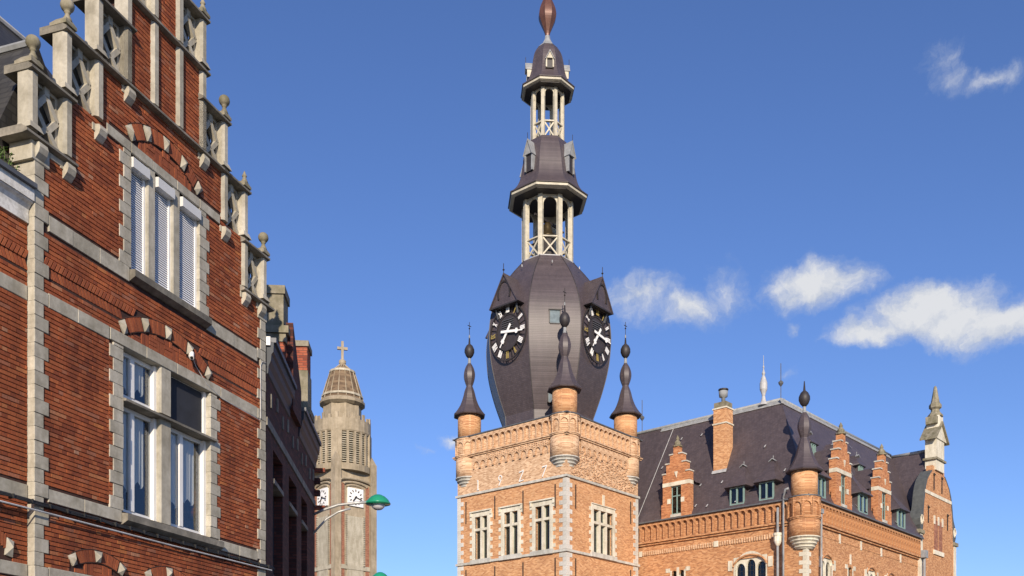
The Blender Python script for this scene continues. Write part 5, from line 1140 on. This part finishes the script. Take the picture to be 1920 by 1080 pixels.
# downpipes
for s_, hop in ((hs(1.9), True), (hs(1.51), False)):
    top = 16.0 if hop else 16.6
    p = MB(HL); p.tube([(s_, -.36, 0.3), (s_, -.36, top)] + ([(s_, -.36, top), (s_ + .25, -.5, top + .5), (s_ + .45, -.45, top + .55)] if not hop else []), .085, 8); dpo = p.build('downpipe', 'zinc', TH_, smooth=True)
    if hop: MB(HL).lathe([(.1, 13.45), (.2, 13.6), (.26, 13.75), (.26, 14.1), (.3, 14.15), (.3, 14.3)], 10, (s_, -.36)).build('hopper', 'cream', dpo)
p = MB(HR); p.tube([(1.55, -.28, .3), (1.55, -.28, 15.9)], .07, 8); p.build('downpipe', 'zinc', TH_, smooth=True); MB(HR).box(1.4, 1.7, -.4, -.1, 15.6, 15.9).build('hopper', 'zinc', TH_)
p = MB(HR); p.tube([(19.95, -.42, .3), (19.95, -.42, 14.9)], .1, 8); p.build('downpipe', 'zinc', TH_, smooth=True); MB(HR).box(19.65, 20.25, -.62, -.15, 14.9, 15.5).build('hopper', 'zinc', TH_)
# scrolled end gable
GC = 23.9
def gx(z):  # half width of the gable's brick face
    pts = [(0, 3.75), (16.9, 3.75), (17.4, 3.55), (18.6, 3.45), (19.4, 3.35), (20.2, 3.1), (20.9, 2.9), (21.6, 2.5), (22.1, 1.9), (22.4, 1.45), (23, 1.4)]
    for (z0, a), (z1, b) in zip(pts, pts[1:]):
        if z0 <= z <= z1: return a + (b - a) * (z - z0) / (z1 - z0)
zs = [0, 16.9, 17.4, 18.0, 18.6, 19.4, 20.2, 20.9, 21.6, 22.1, 22.4, 22.9]
poly = [(GC - gx(z), z) for z in zs] + [(GC + gx(z), z) for z in reversed(zs)]
MB(HR).prism(poly, -.15, .35).build('end_gable', 'hall_brick', TH_)
cop = [(17.2, 3.95), (17.6, 4.2), (18.1, 4.25), (18.6, 4.0), (19.0, 3.68), (19.4, 3.52), (20.0, 3.4), (20.5, 3.26), (21.0, 3.06), (21.6, 2.66), (22.1, 2.06), (22.45, 1.6)]
for sx in (-1, 1):
    m_ = MB(HR); pts = [(GC + sx * b, z) for z, b in cop] + [(GC + sx * gx(z) * .985, z) for z, b in reversed(cop)]
    m_.prism(pts if sx > 0 else list(reversed(pts)), -.17, .72); m_.build('scroll_coping', 'coping', TH_)
    rg = MB(HR); c = (GC + sx * 3.85, 17.95)
    sp = [(c[0] + (.32 - .022 * i) * math.cos(i * .6), -.19, c[1] + (.55 - .035 * i) * math.sin(i * .6)) for i in range(14)]
    rg.tube(sp, .06, 6); rg.build('scroll_volute', 'cream', TH_)
    MB(HR).box(GC + sx * 4.0 - .5, GC + sx * 4.0 + .5, -.3, 1.0, 16.9, 17.2).build('scroll_base', 'stone_moss', TH_)
    MB(HR).box(GC + sx * 3.95 - .28, GC + sx * 3.95 + .28, -.2, .4, 8, 16.88).build('corner_strip', 'cream', TH_)
MB(HR).box(GC - 3.1, GC + 3.1, -.2, -.1, 20.35, 20.62).build('band_course', 'cream', TH_)
for x, z in ((-1.0, 17.05), (.05, 17.05)):
    MB(HR).box(GC + x, GC + x + .85, -.165, -.12, 16.0, 18.45).build('blind_slot', 'church_brick', TH_)
for k in range(3): MB(HR).box(GC - 1.15 + k * .95, GC - .85 + k * .95, -.21, -.1, 18.1, 18.8).build('white_block', 'cream', TH_)
MB(HR).box(GC - 1.2, GC + 1.1, -.26, -.1, 15.6, 15.95).build('sill', 'cream', TH_)
for x, z in ((-1.1, 21.6), (.75, 21.6), (-2.4, 18.7), (2.1, 18.7)):
    t = MB(HR); t.box(GC + x - .05, GC + x + .05, -.22, -.15, z - .7, z + .7); t.lathe([(.02, z + .4), (.14, z + .55), (.02, z + .7)], 6, (GC + x, -.2)); t.build('wall_anchor', 'iron', TH_)
# stone aedicule and obelisk on the gable
MB(HR).box(GC - .95, GC + .95, -.3, .6, 22.6, 25.2).build('gable_block', 'cream', TH_); MB(HR).box(GC - 1.15, GC + 1.15, -.42, .72, 23.45, 23.62).build('block_moulding', 'stone_moss', TH_)
MB(HR).prism([(GC - 1.3, 25.2), (GC + 1.3, 25.2), (GC, 26.55)], -.38, .68).build('pediment', 'cream', TH_)
for sx in (-1, 1): MB(HR).add([(GC + sx * 1.5, -.55, 25.2), (GC, -.55, 26.75), (GC, .85, 26.75), (GC + sx * 1.5, .85, 25.2), (GC + sx * 1.5, -.55, 25.05), (GC, -.55, 26.56), (GC, .85, 26.56), (GC + sx * 1.5, .85, 25.05)], [(0, 1, 2, 3), (4, 7, 6, 5), (0, 4, 5, 1), (3, 2, 6, 7), (0, 3, 7, 4)]).build('pediment_coping', 'stone_moss', TH_)
MB(HR).box(GC - .5, GC + .5, -.36, .64, 26.1, 27.2).build('obelisk_plinth', 'cream', TH_); MB(HR).box(GC - .85, GC - .51, -.3, .6, 26.5, 27.1).build('plinth_scroll', 'stone_moss', TH_)
MB(HR).lathe([(.62, 27.2), (.6, 27.35), (.36, 27.62), (.33, 27.8), (.5, 27.95), (.5, 28.2), (.34, 28.42), (.24, 29.0), (.12, 29.7), (.02, 29.82)], 8, (GC, .1), PH8).build('obelisk', 'stone_moss', TH_)
# ------------------------------------------------------------------ distant church tower
CY = 140.0; CX = (642 - 960) / FPX * CY; ppm = FPX / CY
def cz(y): return 1.6 + (HOR - y) / FPX * (CY - (3.6 if y > 765 else 1.2))
CT = thing('church_tower', 'distant concrete church tower with louvred belfry, white clocks and cross-topped brown dome', 'church tower', (CX, CY, 0), R(45 - 2))
hw = 3.1                                    # half side of the square shaft
zc = cz(880)
MB().box(-hw, hw, -hw, hw, 0, zc).build('shaft', 'concrete', CT)
def face(k): return Matrix.Rotation(R(90 * k), 4, 'Z')
for sx in (-1, 1):
    for sy in (-1, 1):
        b = MB(); b.box(sx * (hw - .15) - .5, sx * (hw - .15) + .5, sy * (hw - .15) - .5, sy * (hw - .15) + .5, 0, cz(862)); b.build('buttress', 'concrete', CT)
        x, y = sx * (hw - .15), sy * (hw - .15)
        MB().add([(x - .5, y - .5, cz(862)), (x + .5, y - .5, cz(862)), (x + .5, y + .5, cz(862)), (x - .5, y + .5, cz(862)), (x, y, cz(845))], [(0, 1, 4), (1, 2, 4), (2, 3, 4), (3, 0, 4)]).build('buttress_cap', 'concrete', CT)
for k in (3, 0):
    fr = face(k)
    MB(fr).box(-1.35, 1.35, -hw - .12, -hw + .1, 0, cz(965)).build('rendered_panel', 'concrete_light', CT)
    for sx in (-1, 1):
        MB(fr).box(sx * 2.05 - .28, sx * 2.05 + .28, -hw - .10, -hw + .1, 0, cz(905)).build('brick_strip', 'church_brick', CT)
        tm = MB(fr)
        for j in range(28): tm.box(sx * 1.45 - .14, sx * 1.45 + .14, -hw - .2, -hw, cz(1060) + j * .26, cz(1060) + j * .26 + .13)
        tm.build('panel_teeth', 'concrete_light', CT)
    MB(fr).box(-2.6, 2.6, -hw - .2, -hw, cz(1066), cz(1058)).build('string_course', 'concrete_light', CT)
    for j, (w_, z) in enumerate(((2.5, 897), (1.9, 903), (1.35, 908))):
        t = MB(fr); t.tube([(w_ * math.sin(a), -hw - .25 + .1 * j, cz(z) + .45 * math.cos(a) - .3) for a in [R(-90 + 18 * i) for i in range(11)]], .16, 6); t.build('arch_moulding', 'concrete', CT)
    a, b, c, d = -1.28, 1.28, cz(946), cz(912)
    cl = MB(fr).box(a, b, -hw - .22, -hw, c, d).build('clock_face', 'white', CT); cc = (c + d) / 2
    for i in range(12):
        th = i * math.pi / 6; MB(fr).bar((.78 * math.sin(th), -hw - .25, cc + .78 * math.cos(th)), (1.08 * math.sin(th), -hw - .25, cc + 1.08 * math.cos(th)), .14, .04).build('hour_mark', 'iron', cl)
    for ang, ln, wd_ in ((17.5 * 6, 1.05, .13), (7.28 * 30, .72, .18)):
        th = R(ang); MB(fr).bar((-.2 * math.sin(th), -hw - .3, cc - .2 * math.cos(th)), (ln * math.sin(th), -hw - .3, cc + ln * math.cos(th)), wd_, .04).build('clock_hand', 'iron', cl)
# round belfry stage
MB().lathe([(4.1, zc), (4.1, cz(868))], 24).build('belfry_base', 'concrete', CT)
MB().lathe([(3.45, cz(870)), (3.45, cz(805))], 24).build('belfry_core', 'iron', CT)
lou = MB(); z = cz(868); n = 24
while z < cz(806):
    lou.lathe([(3.5, z), (3.85, z - .05), (3.85, z + .06), (3.5, z + .12)], 24, cap=False); z += .30
lou.build('louvres', 'concrete_light', CT, kind='stuff')
for k in range(24):
    a = 2 * math.pi * (k + .5) / 24; wide = k % 6 == 2 or k % 6 == 3
    d = Vector((math.cos(a), math.sin(a), 0)); e = Vector((-d.y, d.x, 0)); w_ = .17
    MB().obox(d * 3.72 + Vector((0, 0, (cz(868) + cz(805)) / 2)), d * .25, e * w_, (0, 0, (cz(805) - cz(868)) / 2)).build('belfry_rib', 'concrete', CT)
for k in range(4):
    a = math.pi / 4 + k * math.pi / 2; d = Vector((math.cos(a), math.sin(a), 0)); e = Vector((-d.y, d.x, 0))
    MB().obox(d * 3.68 + Vector((0, 0, (cz(868) + cz(805)) / 2)), d * .33, e * .75, (0, 0, (cz(805) - cz(868)) / 2 - .01)).build('belfry_pier', 'concrete', CT)
MB().lathe([(3.95, cz(808)), (4.05, cz(805)), (4.0, cz(800)), (4.0, cz(783)), (3.6, cz(783))], 24).build('parapet', 'concrete', CT)
for k in range(24):
    a = 2 * math.pi * k / 24; d = Vector((math.cos(a), math.sin(a), 0)); e = Vector((-d.y, d.x, 0)); h = (cz(772 if k % 2 else 776) - cz(784)) / 2
    MB().obox(d * 3.85 + Vector((0, 0, cz(784) + h)), d * .12, e * (.2 if k % 6 else .28), (0, 0, h)).build('merlon', 'concrete', CT)
MB().lathe([(2.75, cz(785)), (2.7, cz(757))], 8, (0, 0), PH8).build('drum', 'concrete', CT)
MB().lathe([(2.75, cz(760)), (3.2, cz(756)), (3.2, cz(752)), (2.95, cz(748))], 16).build('drum_cornice', 'concrete', CT)
dome = [(2.95, cz(748)), (2.75, cz(738)), (2.2, cz(713)), (1.75, cz(694)), (1.0, cz(686)), (.35, cz(678))]
MB().lathe([(r_ * .985, z) for r_, z in dome], 16).build('dome', 'church_tile', CT)
for k in range(16):
    a = 2 * math.pi * k / 16; MB().tube([(r_ * math.cos(a), r_ * math.sin(a), z) for r_, z in dome], .07, 5).build('dome_rib', 'concrete', CT)
for r_, z in ((2.86, cz(741)), (1.78, cz(694))): MB().lathe([(r_ - .05, z - .18), (r_ + .1, z - .15), (r_ + .06, z + .15)], 16).build('dome_ring', 'concrete_light', CT)
MB().lathe([(.3, cz(680)), (.5, cz(676)), (.5, cz(671)), (.2, cz(668))], 12).build('dome_ball', 'concrete', CT)
xr = MB(Matrix.Rotation(R(-43 + 15), 4, 'Z')); xr.box(-.17, .17, -.16, .16, cz(670), cz(634)); xr.box(-.72, .72, -.15, .15, cz(650), cz(645)); xr.build('cross', 'concrete', CT)
